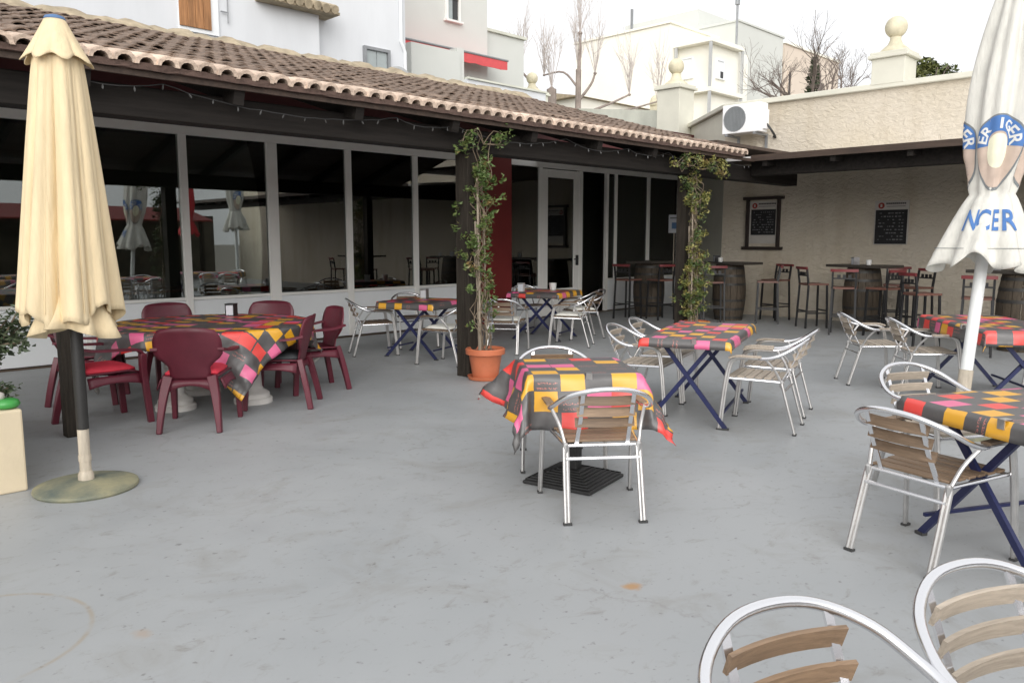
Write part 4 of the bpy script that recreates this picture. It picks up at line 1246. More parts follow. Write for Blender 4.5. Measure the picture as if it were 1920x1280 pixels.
# ------------------------------------------------------------------ aluminium bistro chairs
def double_tube(q, path, r_, gap, side):
    sv = Vector(side).normalized() * gap / 2
    for s_ in (-1, 1):
        q.tube([Vector(p) + sv * s_ for p in path], r_, 8)
def bistro_chair(name, slat):
    t = thing(name, 'x', 'chair')
    for s_ in (-1, 1):
        # front leg bends back at the top to carry the arm
        q = MB()
        pf = smooth_path([(s_ * .275, .245, .012), (s_ * .268, .215, .33), (s_ * .263, .19, .500), (s_ * .262, .165, .560), (s_ * .262, .10, .584), (s_ * .264, -.04, .587)], 5)
        double_tube(q, pf, .0105, .019, (s_ * .3, 1, .15))
        lg = q.build('leg', 'alu_leg', t, True)
        q = MB(); q.box((s_ * .275, .246, .006), (.028, .046, .012)); q.build('foot_cap', 'cap', lg)
        # rear leg
        q = MB()
        pr = [(s_ * .205, -.315, .012), (s_ * .203, -.255, .22), (s_ * .200, -.205, .395)]
        double_tube(q, pr, .0105, .019, (1, .2, 0))
        q.tube(smooth_path([(s_ * .200, -.205, .395), (s_ * .225, -.155, .50), (s_ * .264, -.085, .590)], 4), .010, 8)
        q.lathe([(.006, -.03), (.016, -.024), (.017, .02), (.008, .03)], 8, (s_ * .200, -.207, .39))
        lg = q.build('leg', 'alu_leg', t, True)
        q = MB(); q.box((s_ * .205, -.316, .006), (.046, .028, .012)); q.build('foot_cap', 'cap', lg)
        # wooden arm pad
        q = MB()
        q.slab(lambda i, j: (s_ * (.262 + (j - 1) * .022), -.055 + i * .245 / 8, .605 - .018 * max(0, (i - 5) / 3) ** 2 - .004 * abs(j - 1)), 9, 3, .013)
        q.build('armrest', slat, t, True)
        q = MB(); q.tube([(s_ * .203, -.20, .405), (s_ * .245, .20, .418)], .010, 8); q.build('seat_rail', 'alu', t, True)
        q = MB(); q.bar([(s_ * .135, -.345, .718), (s_ * .135, -.278, .56), (s_ * .140, -.198, .412)], .022, .008, (0, 1, .3)); q.build('back_bar', 'alu', t)
    q = MB()
    hp_ = smooth_path([(-.264, -.04, .587), (-.274, -.12, .596), (-.264, -.205, .628), (-.215, -.295, .683), (-.115, -.355, .725), (0, -.372, .737),
                       (.115, -.355, .725), (.215, -.295, .683), (.264, -.205, .628), (.274, -.12, .596), (.264, -.04, .587)], 5)
    q.tube(hp_, .0135, 10)
    q.build('back_hoop', 'alu', t, 'all')
    for k, (z, y) in enumerate(((.668, -.308), (.603, -.281), (.540, -.252))):
        q = MB()
        w = .152 + .004 * k
        q.slab(lambda i, j: (-w + 2 * w * i / 8, y - .022 * (1 - ((i - 4) / 4) ** 2) - (j - .5) * .018 * -1 * .9, z + (j - .5) * .047), 9, 2, .011)
        q.build('back_slat', slat, t, True)
    q = MB(); q.tube([(-.2, -.225, .335), (.2, -.225, .335)], .010, 8); q.build('crossbar', 'alu', t, True)
    q = MB(); q.tube([(-.245, .205, .412), (.245, .205, .412)], .010, 8); q.build('seat_crossbar', 'alu', t, True)
    q = MB(); q.tube([(-.203, -.2, .402), (.203, -.2, .402)], .009, 8); q.build('seat_crossbar', 'alu', t, True)
    for k in range(6):
        y = -.165 + k * .068
        w = .19 + .035 * k / 5
        q = MB(); q.box((0, y, .424 + .006 * (k / 5)), (2 * w, .058, .014)); q.build('seat_slat', slat, t, bevel=.004)
    return register(t)
brown_chair = bistro_chair('bistro_chair', 'slat')
grey_chair = bistro_chair('bistro_chair', 'slat_grey')
G1 = 'aluminium bistro chairs on the patio'
place(brown_chair, True, [
    (3.45, 2.79, 51, 'aluminium chair with brown slats, back to the camera, at the windblown tablecloth'),
    (3.98, 3.53, -129, 'aluminium chair on the far side of the table with the windblown cloth'),
    (4.06, 1.20, -14, 'aluminium chair with brown slats seen from behind at the right edge table'),
    (1.375, 0.405, -112, 'nearest aluminium chair with brown slats, cut off by the bottom edge'),
], G1)
place(grey_chair, True, [
    (1.885, 0.185, -112, 'aluminium chair with bleached slats in the bottom right corner'),
    (5.01, 1.43, -118, 'aluminium chair beyond the right edge table, facing the camera'),
    (5.91, 3.08, 107, 'nearer chair on the right side of the bare-legged folding table'),
    (6.55, 3.30, 107, 'farther chair on the right side of the bare-legged folding table'),
    (5.86, 4.14, -72, 'nearer chair on the left side of the bare-legged folding table'),
    (6.46, 4.34, -72, 'farther chair on the left side of the bare-legged folding table'),
    (8.62, 3.20, -50, 'leftmost chair at the far right table, turned to the right'),
    (8.40, 2.62, -52, 'second chair at the far right table, just left of the white pole'),
    (9.35, 1.60, 150, 'chair on the far side of the far right table at the picture edge'),
], G1)
place(brown_chair, False, [
    (6.15, 8.72, -25, 'aluminium chair at the left end of the porch table left of the post'),
    (6.28, 7.42, 105, 'aluminium chair in front of the porch table, half hidden by the post'),
    (6.98, 8.95, -110, 'aluminium chair behind the porch table left of the post'),
    (7.5, 7.62, 35, 'aluminium chair just right of the potted vine, facing the second porch table'),
    (8.62, 7.45, 120, 'aluminium chair in front of the second porch table, legs toward the camera'),
    (9.45, 7.95, 150, 'aluminium chair at the right end of the second porch table'),
    (9.65, 9.15, -105, 'aluminium chair behind the second porch table by the glass door'),
    (8.05, 8.45, 0, 'aluminium chair at the left end of the second porch table'),
], 'aluminium bistro chairs under the porch')

def cushion(name, mt, x, y, z, a, w, d, h, lab, grp):
    q = MB()
    n_ = 9
    def f(i, j):
        u, v_ = (i / (n_ - 1) - .5) * 2, (j / (n_ - 1) - .5) * 2
        e = max(abs(u), abs(v_))
        k_ = 1 - .06 * abs(u) * abs(v_)
        return (u * w / 2 * k_, v_ * d / 2 * k_, h * (1 - e ** 5) * .8)
    q.slab(f, n_, n_, h * .45)
    o = q.build(name, mt, None, 'all')
    o.location = (x, y, z)
    o.rotation_euler = (0, 0, R(a - 90))
    tag(o, lab, 'cushion', grp)
for x, y, a, l_ in ((6.28, 7.42, 105, 'off-white pad on the chair in front of the left porch table'),
                    (7.5, 7.62, 35, 'off-white pad on the chair right of the potted vine'),
                    (8.62, 7.45, 120, 'off-white pad on the chair in front of the second porch table'),
                    (9.45, 7.95, 150, 'off-white pad on the chair at the right end of the second porch table'),
                    (8.05, 8.45, 0, 'off-white pad on the chair at the left end of the second porch table')):
    cushion('seat_pad', 'white_pad', x, y, .447, a, .40, .38, .035, l_, 'off-white seat pads under the porch')

# ------------------------------------------------------------------ burgundy monobloc chairs
def monobloc():
    t = thing('plastic_chair', 'x', 'chair')
    # seat shell
    q = MB()
    q.slab(lambda i, j: ((i / 10 - .5) * (.43 + .04 * j / 8), -.20 + j * .42 / 8, .425 + .012 * ((i - 5) / 5) ** 2 - .03 * max(0, (j - 6) / 2) ** 2 + .012 * (j / 8)), 11, 9, .014)
    q.build('seat', 'burgundy', t, 'all')
    # back shell, wider at the top, dished
    q = MB()
    NB, MBk = 13, 12
    def back(i, j):
        u = (i / (NB - 1) - .5) * 2
        v_ = j / (MBk - 1)
        wl_ = .155 + .105 * min(1, max(0, (v_ - .28) / .22)) ** 1.2 - .05 * max(0, (v_ - .75) / .25) ** 2
        return (u * wl_, -.205 - .12 * v_ + .055 * u * u * (.3 + .7 * v_), .40 + .43 * v_ - .022 * u ** 4 * v_)
    q.slab(back, NB, MBk, .013)
    q.build('backrest', 'burgundy', t, 'all')
    for s_ in (-1, 1):
        q = MB()
        arm = smooth_path([(s_ * .252, -.265, .66), (s_ * .275, -.15, .635), (s_ * .282, .03, .625), (s_ * .275, .17, .615), (s_ * .268, .225, .57)], 5)
        q.bar(arm, .052, .020)
        q.build('armrest', 'burgundy', t, True)
        q = MB()
        fl_ = smooth_path([(s_ * .268, .222, .58), (s_ * .258, .225, .44), (s_ * .262, .245, .22), (s_ * .268, .262, 0.0)], 4)
        q.bar(fl_, [.062, .064, .062, .060, .058, .056, .053, .050, .048, .045, .042, .040, .038], .05, (0, 1, 0))
        q.build('leg', 'burgundy', t, True, bevel=.006)
        q = MB()
        rl = smooth_path([(s_ * .165, -.215, .44), (s_ * .195, -.25, .30), (s_ * .215, -.285, .14), (s_ * .228, -.31, 0.0)], 4)
        q.bar(rl, [.075, .073, .070, .067, .064, .060, .056, .052, .049, .046, .043, .040, .038], [.05] * 13, (0, 1, .2))
        q.build('leg', 'burgundy', t, True, bevel=.006)
        q = MB()
        q.slab(lambda i, j: (s_ * (.225 + .035 * j / 3), -.2 + i * .42 / 8, .415 - .055 * (1 - abs(i - 4) / 4 * .0) * j / 3 - .03 * (abs(i - 4) / 4) ** 2 * j / 3), 9, 4, .012)
        q.build('side_apron', 'burgundy', t, 'all')
    q = MB(); q.slab(lambda i, j: ((i / 8 - .5) * .48, .225 + .01 * j, .412 - .03 * j - .035 * (abs(i - 4) / 4) ** 2 * j), 9, 3, .012); q.build('front_apron', 'burgundy', t, 'all')
    q = MB(); q.slab(lambda i, j: ((i / 8 - .5) * .36, -.215 - .008 * j, .408 - .022 * j - .03 * (abs(i - 4) / 4) ** 2 * j), 9, 3, .012); q.build('rear_apron', 'burgundy', t, 'all')
    return register(t)
mono = monobloc()
BC = [(2.72, 6.34, 52, 'burgundy plastic armchair with its back square to the camera at the round table'),
      (3.60, 6.60, 138, 'burgundy plastic armchair at the right front of the round table'),
      (2.20, 6.98, 3, 'burgundy plastic armchair with red cushion behind the parasol pole'),
      (3.40, 8.42, -95, 'burgundy chair behind the round table, left of the napkin box'),
      (4.16, 7.98, -140, 'burgundy chair behind the round table, right of the napkin box'),
      (4.20, 7.08, 170, 'burgundy chair at the far right of the round table, behind another chair'),
      (2.42, 8.02, -30, 'burgundy chair at the far left of the round table by the parasol hem')]
place(mono, True, BC, 'burgundy plastic chairs round the round table')
for k, mt, l_ in ((0, 'red_pad', 'red cushion on the burgundy chair whose back faces the camera'),
                  (2, 'red_pad', 'red cushion on the burgundy chair behind the parasol pole'),
                  (1, 'dark_pad', 'charcoal cushion on the burgundy chair at the right front of the round table')):
    x, y, a, _ = BC[k]
    cushion('seat_cushion', mt, x, y, .452, a, .42, .40, .045, l_, 'cushions on the burgundy chairs')

# ------------------------------------------------------------------ tables and oilcloths
def cloth_mesh(L, W, over, zt, seed, rnd=False, uvo=(0, 0), corner=None, flare=.10, amp=.10, freq=16.0, step=.028, uvr=0.0):
    rng = random.Random(seed)
    ph = [rng.uniform(0, 6.28) for _ in range(6)]
    q = MB()
    q.uv = []
    ex, ey = (L / 2 + over, W / 2 + over)
    nu, nv = int(2 * ex / step) + 1, int(2 * ey / step) + 1
    cr, sr = math.cos(uvr), math.sin(uvr)
    def f(i, j):
        a, b_ = -ex + 2 * ex * i / (nu - 1), -ey + 2 * ey * j / (nv - 1)
        q.uv.append((a * cr - b_ * sr + uvo[0] + 10, a * sr + b_ * cr + uvo[1] + 10))
        if rnd:
            rr = math.hypot(a, b_)
            if rr <= L / 2:
                return (a, b_, zt + .0015 * math.sin(a * 11 + ph[0]) * math.sin(b_ * 9 + ph[1]))
            d = rr - L / 2
            n_ = Vector((a / rr, b_ / rr))
            c = n_ * L / 2
            th = math.atan2(b_, a)
            s_ = th * 2.2
        else:
            cx, cy = max(-L / 2, min(L / 2, a)), max(-W / 2, min(W / 2, b_))
            ox, oy = a - cx, b_ - cy
            d = math.hypot(ox, oy)
            if d < 1e-6:
                return (a, b_, zt + .0012 * math.sin(a * 13 + ph[0]) * math.sin(b_ * 11 + ph[1]))
            n_ = Vector((ox / d, oy / d))
            c = Vector((cx, cy))
            s_ = (a - b_) * 1.0 if abs(n_.x) < .98 and abs(n_.y) < .98 else (b_ if abs(n_.x) > .9 else a)
        wv = math.sin(s_ * freq + ph[2]) * .6 + math.sin(s_ * freq * .47 + ph[3]) * .5
        k_ = flare + amp * wv
        lift = 0.0
        if corner and not rnd and abs(n_.x) > .02 and abs(n_.y) > .02:
            key = (1 if n_.x > 0 else -1, 1 if n_.y > 0 else -1)
            w = min(1, 4 * abs(n_.x * n_.y))
            if key in corner:
                k_ = k_ * (1 - w) + corner[key] * w
        e = min(1, d / .03)
        cw = min(1, d / .12)
        cr_ = (math.sin(a * 31 + b_ * 19 + ph[4]) * math.sin(b_ * 27 - a * 13 + ph[5]))
        k_ += .04 * cw * cr_
        k_ = max(-.05, min(.97, k_))
        return (c.x + n_.x * (d * k_ + .010 * e), c.y + n_.y * (d * k_ + .010 * e), zt - d * math.sqrt(max(0, 1 - k_ * k_)) * (1 if d > .012 else .35) - (0 if d > .012 else 0))
    q.grid(f, nu, nv)
    # the grid fills row by row, matching the uv order
    return q
def oilcloth(lab, loc, rz, **kw):
    q = cloth_mesh(**kw)
    me = q.mesh('tablecloth', ['oilcloth', 'cloth_back'], 'all')
    o = bpy.data.objects.new('tablecloth', me)
    COL.objects.link(o)
    s_ = o.modifiers.new('thickness', 'SOLIDIFY')
    s_.thickness = .0022
    s_.offset = 1
    s_.material_offset = 1
    o.location = loc
    o.rotation_euler = (0, 0, rz)
    return tag(o, lab, 'tablecloth', 'printed oilcloths')
def folding_table(x, y, rz, L, W, lab, h=.722):
    t = thing('folding_table', lab, 'table', (x, y, 0), rz, 'folding tables with crossed navy legs')
    q = MB(); q.box((0, 0, h - .012), (L, W, .024)); q.build('tabletop', 'top_board', t, bevel=.004)
    for s_ in (-1, 1):
        xx = s_ * (L / 2 - .13)
        for k, (a, b_) in enumerate(((-1, 1), (1, -1))):
            xo = xx + (.014 if k else -.014)
            q = MB(); q.bar([(xo, a * (W / 2 - .02), .01), (xo, b_ * (W / 2 - .13), h - .03)], .022, .034, (0, 0, 1)); lg = q.build('leg', 'navy', t)
            q = MB(); q.box((xo, a * (W / 2 - .02), .008), (.035, .05, .016)); q.build('foot_cap', 'cap', lg)
    for b_, z in ((-1, .12), (1, .12)):
        yy = b_ * (W / 2 - .02 - .11 * z / .70 * 2)
        q = MB(); q.bar([(-L / 2 + .12, yy, z), (L / 2 - .12, yy, z)], .018, .018); q.build('stretcher', 'navy', t)
    return t
# table with the windblown cloth
t1x, t1y, t1r = 3.72, 3.17, R(51)
pt = thing('pedestal_table', 'square table on a ribbed black iron foot under the windblown cloth', 'table', (t1x, t1y, 0), R(12))
q = MB(); q.box((0, 0, .712), (.65, .65, .024), R(39)); q.build('tabletop', 'top_board', pt)
q = MB(); q.box((0, 0, .39), (.075, .075, .62)); q.build('column', 'iron', pt, bevel=.006)
q = MB()
w0 = .235
q.add([(-w0, -w0, .004), (w0, -w0, .004), (w0, w0, .004), (-w0, w0, .004), (-w0, -w0, .022), (w0, -w0, .022), (w0, w0, .022), (-w0, w0, .022),
       (-.055, -.055, .085), (.055, -.055, .085), (.055, .055, .085), (-.055, .055, .085)],
      [(3, 2, 1, 0), (0, 1, 5, 4), (1, 2, 6, 5), (2, 3, 7, 6), (3, 0, 4, 7), (4, 5, 9, 8), (5, 6, 10, 9), (6, 7, 11, 10), (7, 4, 8, 11), (8, 9, 10, 11)])
ft = q.build('foot', 'iron', pt, bevel=.005)
q = MB()
for k in range(7):
    t = (k + .7) / 7.6
    w = w0 + (.055 - w0) * t
    z = .022 + .063 * t + .004
    q.tube([(-w, -w, z), (w, -w, z), (w, w, z), (-w, w, z)], .006, 4, True)
q.build('ribs', 'iron', ft)
oilcloth('printed oilcloth with corners blown sideways by the wind, on the iron-footed table', (t1x, t1y, 0), t1r - R(90), L=.66, W=.66, over=.32, zt=.729, seed=4,
         flare=.14, amp=.20, freq=15, uvo=(.05, .02), corner={(1, -1): .46, (-1, 1): .72, (-1, -1): .26, (1, 1): .3})
t2 = folding_table(6.03, 3.70, R(21), 1.42, .68, 'folding table with crossed navy legs between four chairs, mid patio')
oilcloth('printed oilcloth clipped flat on the mid patio folding table', (6.03, 3.70, 0), R(21), L=1.44, W=.70, over=.07, zt=.7245, seed=8, flare=.08, amp=.05, uvo=(.31, .4))
t3 = folding_table(4.50, .80, R(-28), 1.15, .72, 'folding table with navy legs cut by the right edge, nearest one')
oilcloth('printed oilcloth on the nearest right edge table', (4.50, .80, 0), R(-28), L=1.17, W=.74, over=.08, zt=.7245, seed=12, flare=.08, amp=.06, uvo=(.02, .11))
t4 = folding_table(8.55, 2.10, R(37), 1.55, .74, 'folding table with navy legs behind the white parasol pole')
oilcloth('printed oilcloth hanging lower, on the table behind the white parasol pole', (8.55, 2.10, 0), R(37), L=1.57, W=.76, over=.13, zt=.7245, seed=15, flare=.10, amp=.08, uvo=(.2, .27))
t5 = folding_table(6.50, 8.15, R(20), .85, .80, 'folding table under the porch just left of the post')
oilcloth('printed oilcloth on the porch table left of the post', (6.50, 8.15, 0), R(20), L=.87, W=.82, over=.09, zt=.7245, seed=18, flare=.10, amp=.08, uvo=(.5, .3))
t6 = folding_table(9.02, 8.30, R(20), .95, .80, 'folding table under the porch in front of the red pillar')
oilcloth('printed oilcloth on the porch table in front of the red pillar', (9.02, 8.30, 0), R(20), L=.97, W=.82, over=.08, zt=.7245, seed=21, flare=.10, amp=.08, uvo=(.7, .1))
# round table on white cast balusters
rtb = thing('round_table', 'large round table on white balusters with burgundy chairs round it', 'table', (3.25, 7.25, 0))
q = MB(); q.lathe([(.86, .69), (.90, .70), (.90, .725), (.88, .73)], 48); q.build('tabletop', 'top_board', rtb)
for x, y in ((-.42, -.16), (.22, -.36), (.08, .42)):
    q = MB(); q.lathe([(.175, 0), (.175, .04), (.165, .05), (.15, .055), (.15, .09), (.125, .11), (.10, .125), (.085, .15), (.078, .30), (.085, .52), (.11, .56), (.13, .60), (.15, .62), (.15, .69)], 20, (x, y, 0))
    q.build('baluster', 'stone_white', rtb, True)
oilcloth('printed oilcloth falling in folds round the big round table', (3.25, 7.25, 0), R(33), uvr=R(78), L=1.84, W=1.84, over=.14, zt=.7325, seed=31, rnd=True, flare=.10, amp=.12, freq=9, uvo=(.1, .2))

# clips holding the cloths
def clip(x, y, z, rz, lab):
    q = MB(); q.bbox((-.018, -.03, .003), (.018, .012, .009)); q.bbox((-.018, .0125, -.035), (.018, .0175, .009)); q.bbox((-.018, -.03, -.035), (.018, .0125, -.031))
    o = q.build('cloth_clip', 'steel')
    o.location = (x, y, z)
    o.rotation_euler = (0, 0, rz)
    tag(o, lab, 'clip', 'steel clips on the tablecloths')
def clip_on(tx, ty, tr_, lx, ly, z, side, lab):
    c, s_ = math.cos(tr_), math.sin(tr_)
    clip(tx + lx * c - ly * s_, ty + lx * s_ + ly * c, z, tr_ + side, lab)
clip_on(t1x, t1y, t1r - R(90), .02, -.33, .732, math.pi, 'steel clip on the front edge of the windblown cloth')
clip_on(6.03, 3.70, R(21), -.72, -.08, .727, R(90), 'steel clip on the near end of the mid patio cloth')
clip_on(4.50, .80, R(-28), -.585, -.22, .727, R(90), 'steel clip on the left edge of the nearest right table')
clip_on(8.55, 2.10, R(37), -.3, .38, .727, 0, 'steel clip on the long edge of the table behind the white pole')

# napkin boxes and cups
def napkin_box(x, y, z, rz, mt, lab):
    t = thing('napkin_holder', lab, 'napkin holder', (x, y, z), rz, 'napkin holders on the tables')
    q = MB(); q.bbox((-.05, -.045, 0), (.05, -.04, .115)); q.bbox((-.05, .04, 0), (.05, .045, .115)); q.bbox((-.05, -.039, 0), (.05, .039, .006)); q.bbox((-.055, -.046, .1155), (.055, .046, .123)); q.build('case', mt, t)
    q = MB(); q.bbox((-.045, -.037, .007), (.045, .037, .105)); q.build('napkins', 'paper', t)
def cup(x, y, z, lab, s_=1.0):
    q = MB(); q.lathe([(.03 * s_, 0), (.036 * s_, .004), (.042 * s_, .04 * s_), (.045 * s_, .085 * s_), (.040 * s_, .085 * s_), (.036 * s_, .02 * s_)], 14)
    o = q.build('cup', 'ceramic', None, True)
    o.location = (x, y, z)
    tag(o, lab, 'cup', 'white cups on the tables')
napkin_box(3.72, 7.78, .736, R(40), 'black_gloss', 'black napkin holder standing on the big round table')
napkin_box(6.75, 8.42, .727, R(30), 'steel', 'napkin holder on the porch table left of the post')
napkin_box(8.72, 8.52, .727, R(30), 'ceramic', 'white napkin holder at the left of the second porch table')
cup(9.25, 8.35, .727, 'white cup on the second porch table', 1.3)

# ------------------------------------------------------------------ bar stools and barrel tables under the canopy
def bar_stool():
    t = thing('bar_stool', 'x', 'stool')
    q = MB(); q.slab(lambda i, j: ((i / 6 - .5) * .38, -.18 + j * .36 / 6, .752 - .006 * (1 - ((i - 3) / 3) ** 2)), 7, 7, .03); q.build('seat', 'stool_seat', t, True)
    for s_ in (-1, 1):
        q = MB(); q.bar([(s_ * .185, .18, 0), (s_ * .165, .16, .735)], .028, .028, (0, 1, 0)); q.build('leg', 'stool_metal', t)
        q = MB(); q.bar([(s_ * .185, -.20, 0), (s_ * .170, -.17, .74), (s_ * .170, -.21, 1.02)], .028, .028, (0, 1, 0)); q.build('leg', 'stool_metal', t)
        q = MB(); q.bar([(s_ * .177, -.188, .26), (s_ * .177, .17, .26)], .022, .022); q.build('footrest', 'stool_metal', t)
    for y, z in ((.172, .30), (-.19, .30)):
        q = MB(); q.bar([(-.165, y, z), (.165, y, z)], .022, .022); q.build('footrest', 'stool_metal', t)
    q = MB(); q.slab(lambda i, j: (-.20 + i * .40 / 8, -.225 + .0 * j - .03 * (1 - ((i - 4) / 4) ** 2), 1.005 + j * .045), 9, 2, .034); q.build('top_rail', 'stool_red', t, True)
    q = MB(); q.bar([(-.165, -.197, .90), (.165, -.197, .90)], .022, .022)
    for k in range(3):
        q.box((-.08 + .08 * k, -.2, .935), (.05, .014, .05), 0)
    q.build('lower_rail', 'stool_metal', t)
    return register(t)
stool = bar_stool()
place(stool, True, [
    (13.40, 6.05, -40, 'bar stool at the left of the middle barrel table, side on'),
    (12.75, 5.25, 20, 'bar stool with its back to the camera in front of the middle barrel table'),
    (12.95, 4.72, 75, 'bar stool at the right front of the middle barrel table'),
    (13.55, 4.45, 150, 'bar stool at the right end of the middle barrel table, side on'),
    (14.15, 4.95, -165, 'bar stool between the middle barrel table and the wall'),
    (14.20, 7.15, 165, 'bar stool to the right of the far barrel table, against the cream wall'),
    (13.55, 6.98, 120, 'bar stool beside the far barrel table, just left of the wall stool'),
    (12.75, 7.62, 40, 'bar stool with red rail in front of the far barrel table, by the vine'),
    (12.0, 3.85, -40, 'bar stool at the left of the barrel table behind the white parasol'),
    (11.65, 3.05, 15, 'bar stool with red rail in front of the barrel table behind the white parasol'),
    (12.40, 9.25, 0, 'bar stool left of the dark barrel table in the shade by the glass'),
    (12.75, 8.75, 70, 'bar stool with red rail in front of the dark barrel table by the glass'),
], 'black bar stools with red rails')
def barrel_table(x, y, w, d, rz, lab):
    t = thing('barrel_table', lab, 'bar table', (x, y, 0), rz, 'barrel tables along the wall')
    q = MB(); q.box((0, 0, 1.07), (w, d, .045)); q.build('tabletop', 'bar_top', t, bevel=.006)
    def rb_(z): return .25 + .055 * math.sin(math.pi * z / 1.045)
    n_ = 16
    for k in range(n_):
        a0, a1 = 2 * math.pi * k / n_ + .012, 2 * math.pi * (k + 1) / n_ - .012
        q = MB()
        zs = [i / 7 * 1.045 for i in range(8)]
        vs_ = []
        for z in zs:
            for a, dr in ((a0, 0), ((a0 + a1) / 2, .004), (a1, 0), (a1, -.03), (a0, -.03)):
                r_ = rb_(z) + dr
                vs_.append((r_ * math.cos(a), r_ * math.sin(a), z))
        fs = []
        for i in range(7):
            for c in range(5):
                c2 = (c + 1) % 5
                fs.append((i * 5 + c, i * 5 + c2, i * 5 + 5 + c2, i * 5 + 5 + c))
        fs += [(4, 3, 2, 1, 0), tuple(35 + c for c in range(5))]
        q.add(vs_, fs)
        q.build('stave', 'barrel', t, True)
    for z in (.06, .22, .38, .68, .84, .98):
        q = MB()
        q.lathe([(rb_(z - .02) - .02, -.022), (rb_(z - .022) + .005, -.022), (rb_(z + .022) + .005, .022), (rb_(z) - .02, .022)], 28, (0, 0, z))
        q.build('hoop', 'hoop', t, True)
    q = MB(); q.lathe([(.20, .9), (.20, 1.04)], 20); q.build('barrel_head', 'barrel', t)
barrel_table(13.62, 5.30, 1.05, .60, R(75), 'barrel bar table in the middle of the wall, below the unframed menu board')
barrel_table(13.60, 7.78, 1.05, .60, R(80), 'barrel bar table half hidden by the right-hand vine')
barrel_table(12.55, 2.75, 1.25, .60, R(80), 'barrel bar table behind the white parasol')
barrel_table(13.15, 9.30, .75, .60, R(0), 'dark barrel bar table in the shade by the sliding glass')
for x, y, l_ in ((13.50, 5.40, 'steel napkin holder on the middle barrel table'), (13.4, 7.95, 'dark napkin holder on the barrel table by the vine'), (12.35, 3.05, 'steel napkin holder on the barrel table behind the white parasol')):
    napkin_box(x, y, 1.094, R(-40), 'black_gloss' if y > 7 else 'steel', l_)
cup(13.35, 5.12, 1.094, 'white ashtray cup on the middle barrel table', 1.0)
cup(13.25, 7.78, 1.094, 'white cup on the barrel table by the vine', 1.0)
cup(12.2, 2.72, 1.094, 'white cup on the barrel table behind the white parasol', 1.1)

# ------------------------------------------------------------------ closed parasols
def fold_r(th, n_, ph, sharp=.6):
    c = .5 + .5 * math.cos(n_ * th + ph)
    return c ** sharp
def parasol_cream():
    bx, by = 1.50, 5.17
    t = thing('closed_parasol', 'closed cream parasol on a round green-grey base at the left', 'parasol', (bx, by, 0))
    Z0, Z1 = 1.06, 2.54
    n_th, n_h = 150, 44
    rng = random.Random(2)
    off = [rng.uniform(-.6, .6) for _ in range(12)]
    def S(th, z):
        v_ = (Z1 - z) / (Z1 - Z0)                  # 0 top .. 1 bottom
        base = .116 + .118 * v_ ** .9
        fr = .56 * abs(math.cos(4 * th + .25 + .25 * v_ + .18 * math.sin(3 * th))) ** .7 + .28 * fold_r(th, 5, 1.3 - .3 * v_, .8) + .16 * abs(math.cos(8 * th + 1 + .5 * v_)) ** .6
        a = .10 + .40 * v_ ** .6
        r_ = base * (1 - a + 2 * a * fr * .85)
        return r_
    q = MB()
    def f(i, j):
        th = 2 * math.pi * i / n_th
        v_ = j / (n_h - 1)
        hem = .045 * math.sin(3 * th + 1.0) + .03 * math.sin(8 * th + .5)
        z = Z1 - (Z1 - Z0 + hem * v_ ** 3) * v_
        r_ = S(th, Z1 - (Z1 - Z0) * v_)
        return (-.012 * v_ + r_ * math.cos(th) - .018 * v_, .012 * v_ + r_ * math.sin(th) + .02 * v_, z)
    q.grid(f, n_th, n_h, True)
    o = q.build('canopy', 'cream_canvas', t, 'all')
    s_ = o.modifiers.new('thickness', 'SOLIDIFY'); s_.thickness = .004
    q = MB()
    def g(i, j):
        th = 2 * math.pi * i / n_th
        v_ = j / 13
        r_ = (.052 + .110 * v_ ** 1.0) * (1 - .10 * v_ + .26 * v_ * fold_r(th, 8, .5, .7))
        return (r_ * math.cos(th), r_ * math.sin(th), 2.735 - (.225 + .018 * math.cos(8 * th + .5)) * v_)
    q.grid(g, n_th, 14, True)
    o = q.build('vent_cap', 'cream_canvas', t, 'all')
    s_ = o.modifiers.new('thickness', 'SOLIDIFY'); s_.thickness = .004
    # inner layer of hem tucked inside the canopy
    q = MB()
    q.grid(lambda i, j: ((.10 + .11 * j / 5) * (1 + .2 * math.sin(7 * 2 * math.pi * i / 80)) * math.cos(2 * math.pi * i / 80), (.10 + .11 * j / 5) * (1 + .2 * math.sin(7 * 2 * math.pi * i / 80)) * math.sin(2 * math.pi * i / 80), 1.25 - .29 * j / 5 + .04 * math.sin(2 * math.pi * i / 80 * 2)), 80, 6, True)
    o = q.build('inner_hem', 'cream_canvas', t, 'all')
    s_ = o.modifiers.new('thickness', 'SOLIDIFY'); s_.thickness = .004
    for k in range(8):
        th = (2 * math.pi * k + .25) / 8 + .02
        q = MB()
        pth = []
        for j in range(24):
            v_ = j / 23 * .985
            z = Z1 - (Z1 - Z0) * v_
            r_ = S(th, z) + .0035
            pth.append((-.030 * v_ + r_ * math.cos(th), .032 * v_ + r_ * math.sin(th), z))
        q.tube(pth, .0028, 4)
        q.build('seam', 'cream_canvas', t, True)
    q = MB(); q.lathe([(.05, 2.73), (.058, 2.74), (.05, 2.755), (.02, 2.765)], 16); q.build('finial', 'ink_blue', t, True)
    q = MB(); q.tube([(0, 0, .37), (0, 0, 2.70)], .035, 14); q.build('pole', 'pole_black', t, True)
    q = MB(); q.lathe([(.033, .05), (.033, .368)], 14); q.lathe([(.045, .045), (.045, .085), (.036, .11)], 14); q.lathe([(.036, .17), (.037, .19), (.036, .21)], 14); q.build('sleeve', 'pole_tan', t, True)
    q = MB(); q.lathe([(.285, 0), (.292, .012), (.288, .026), (.24, .040), (.12, .052), (.05, .058)], 44); q.build('base', 'base_disc', t, True)
    return t
parasol_cream()

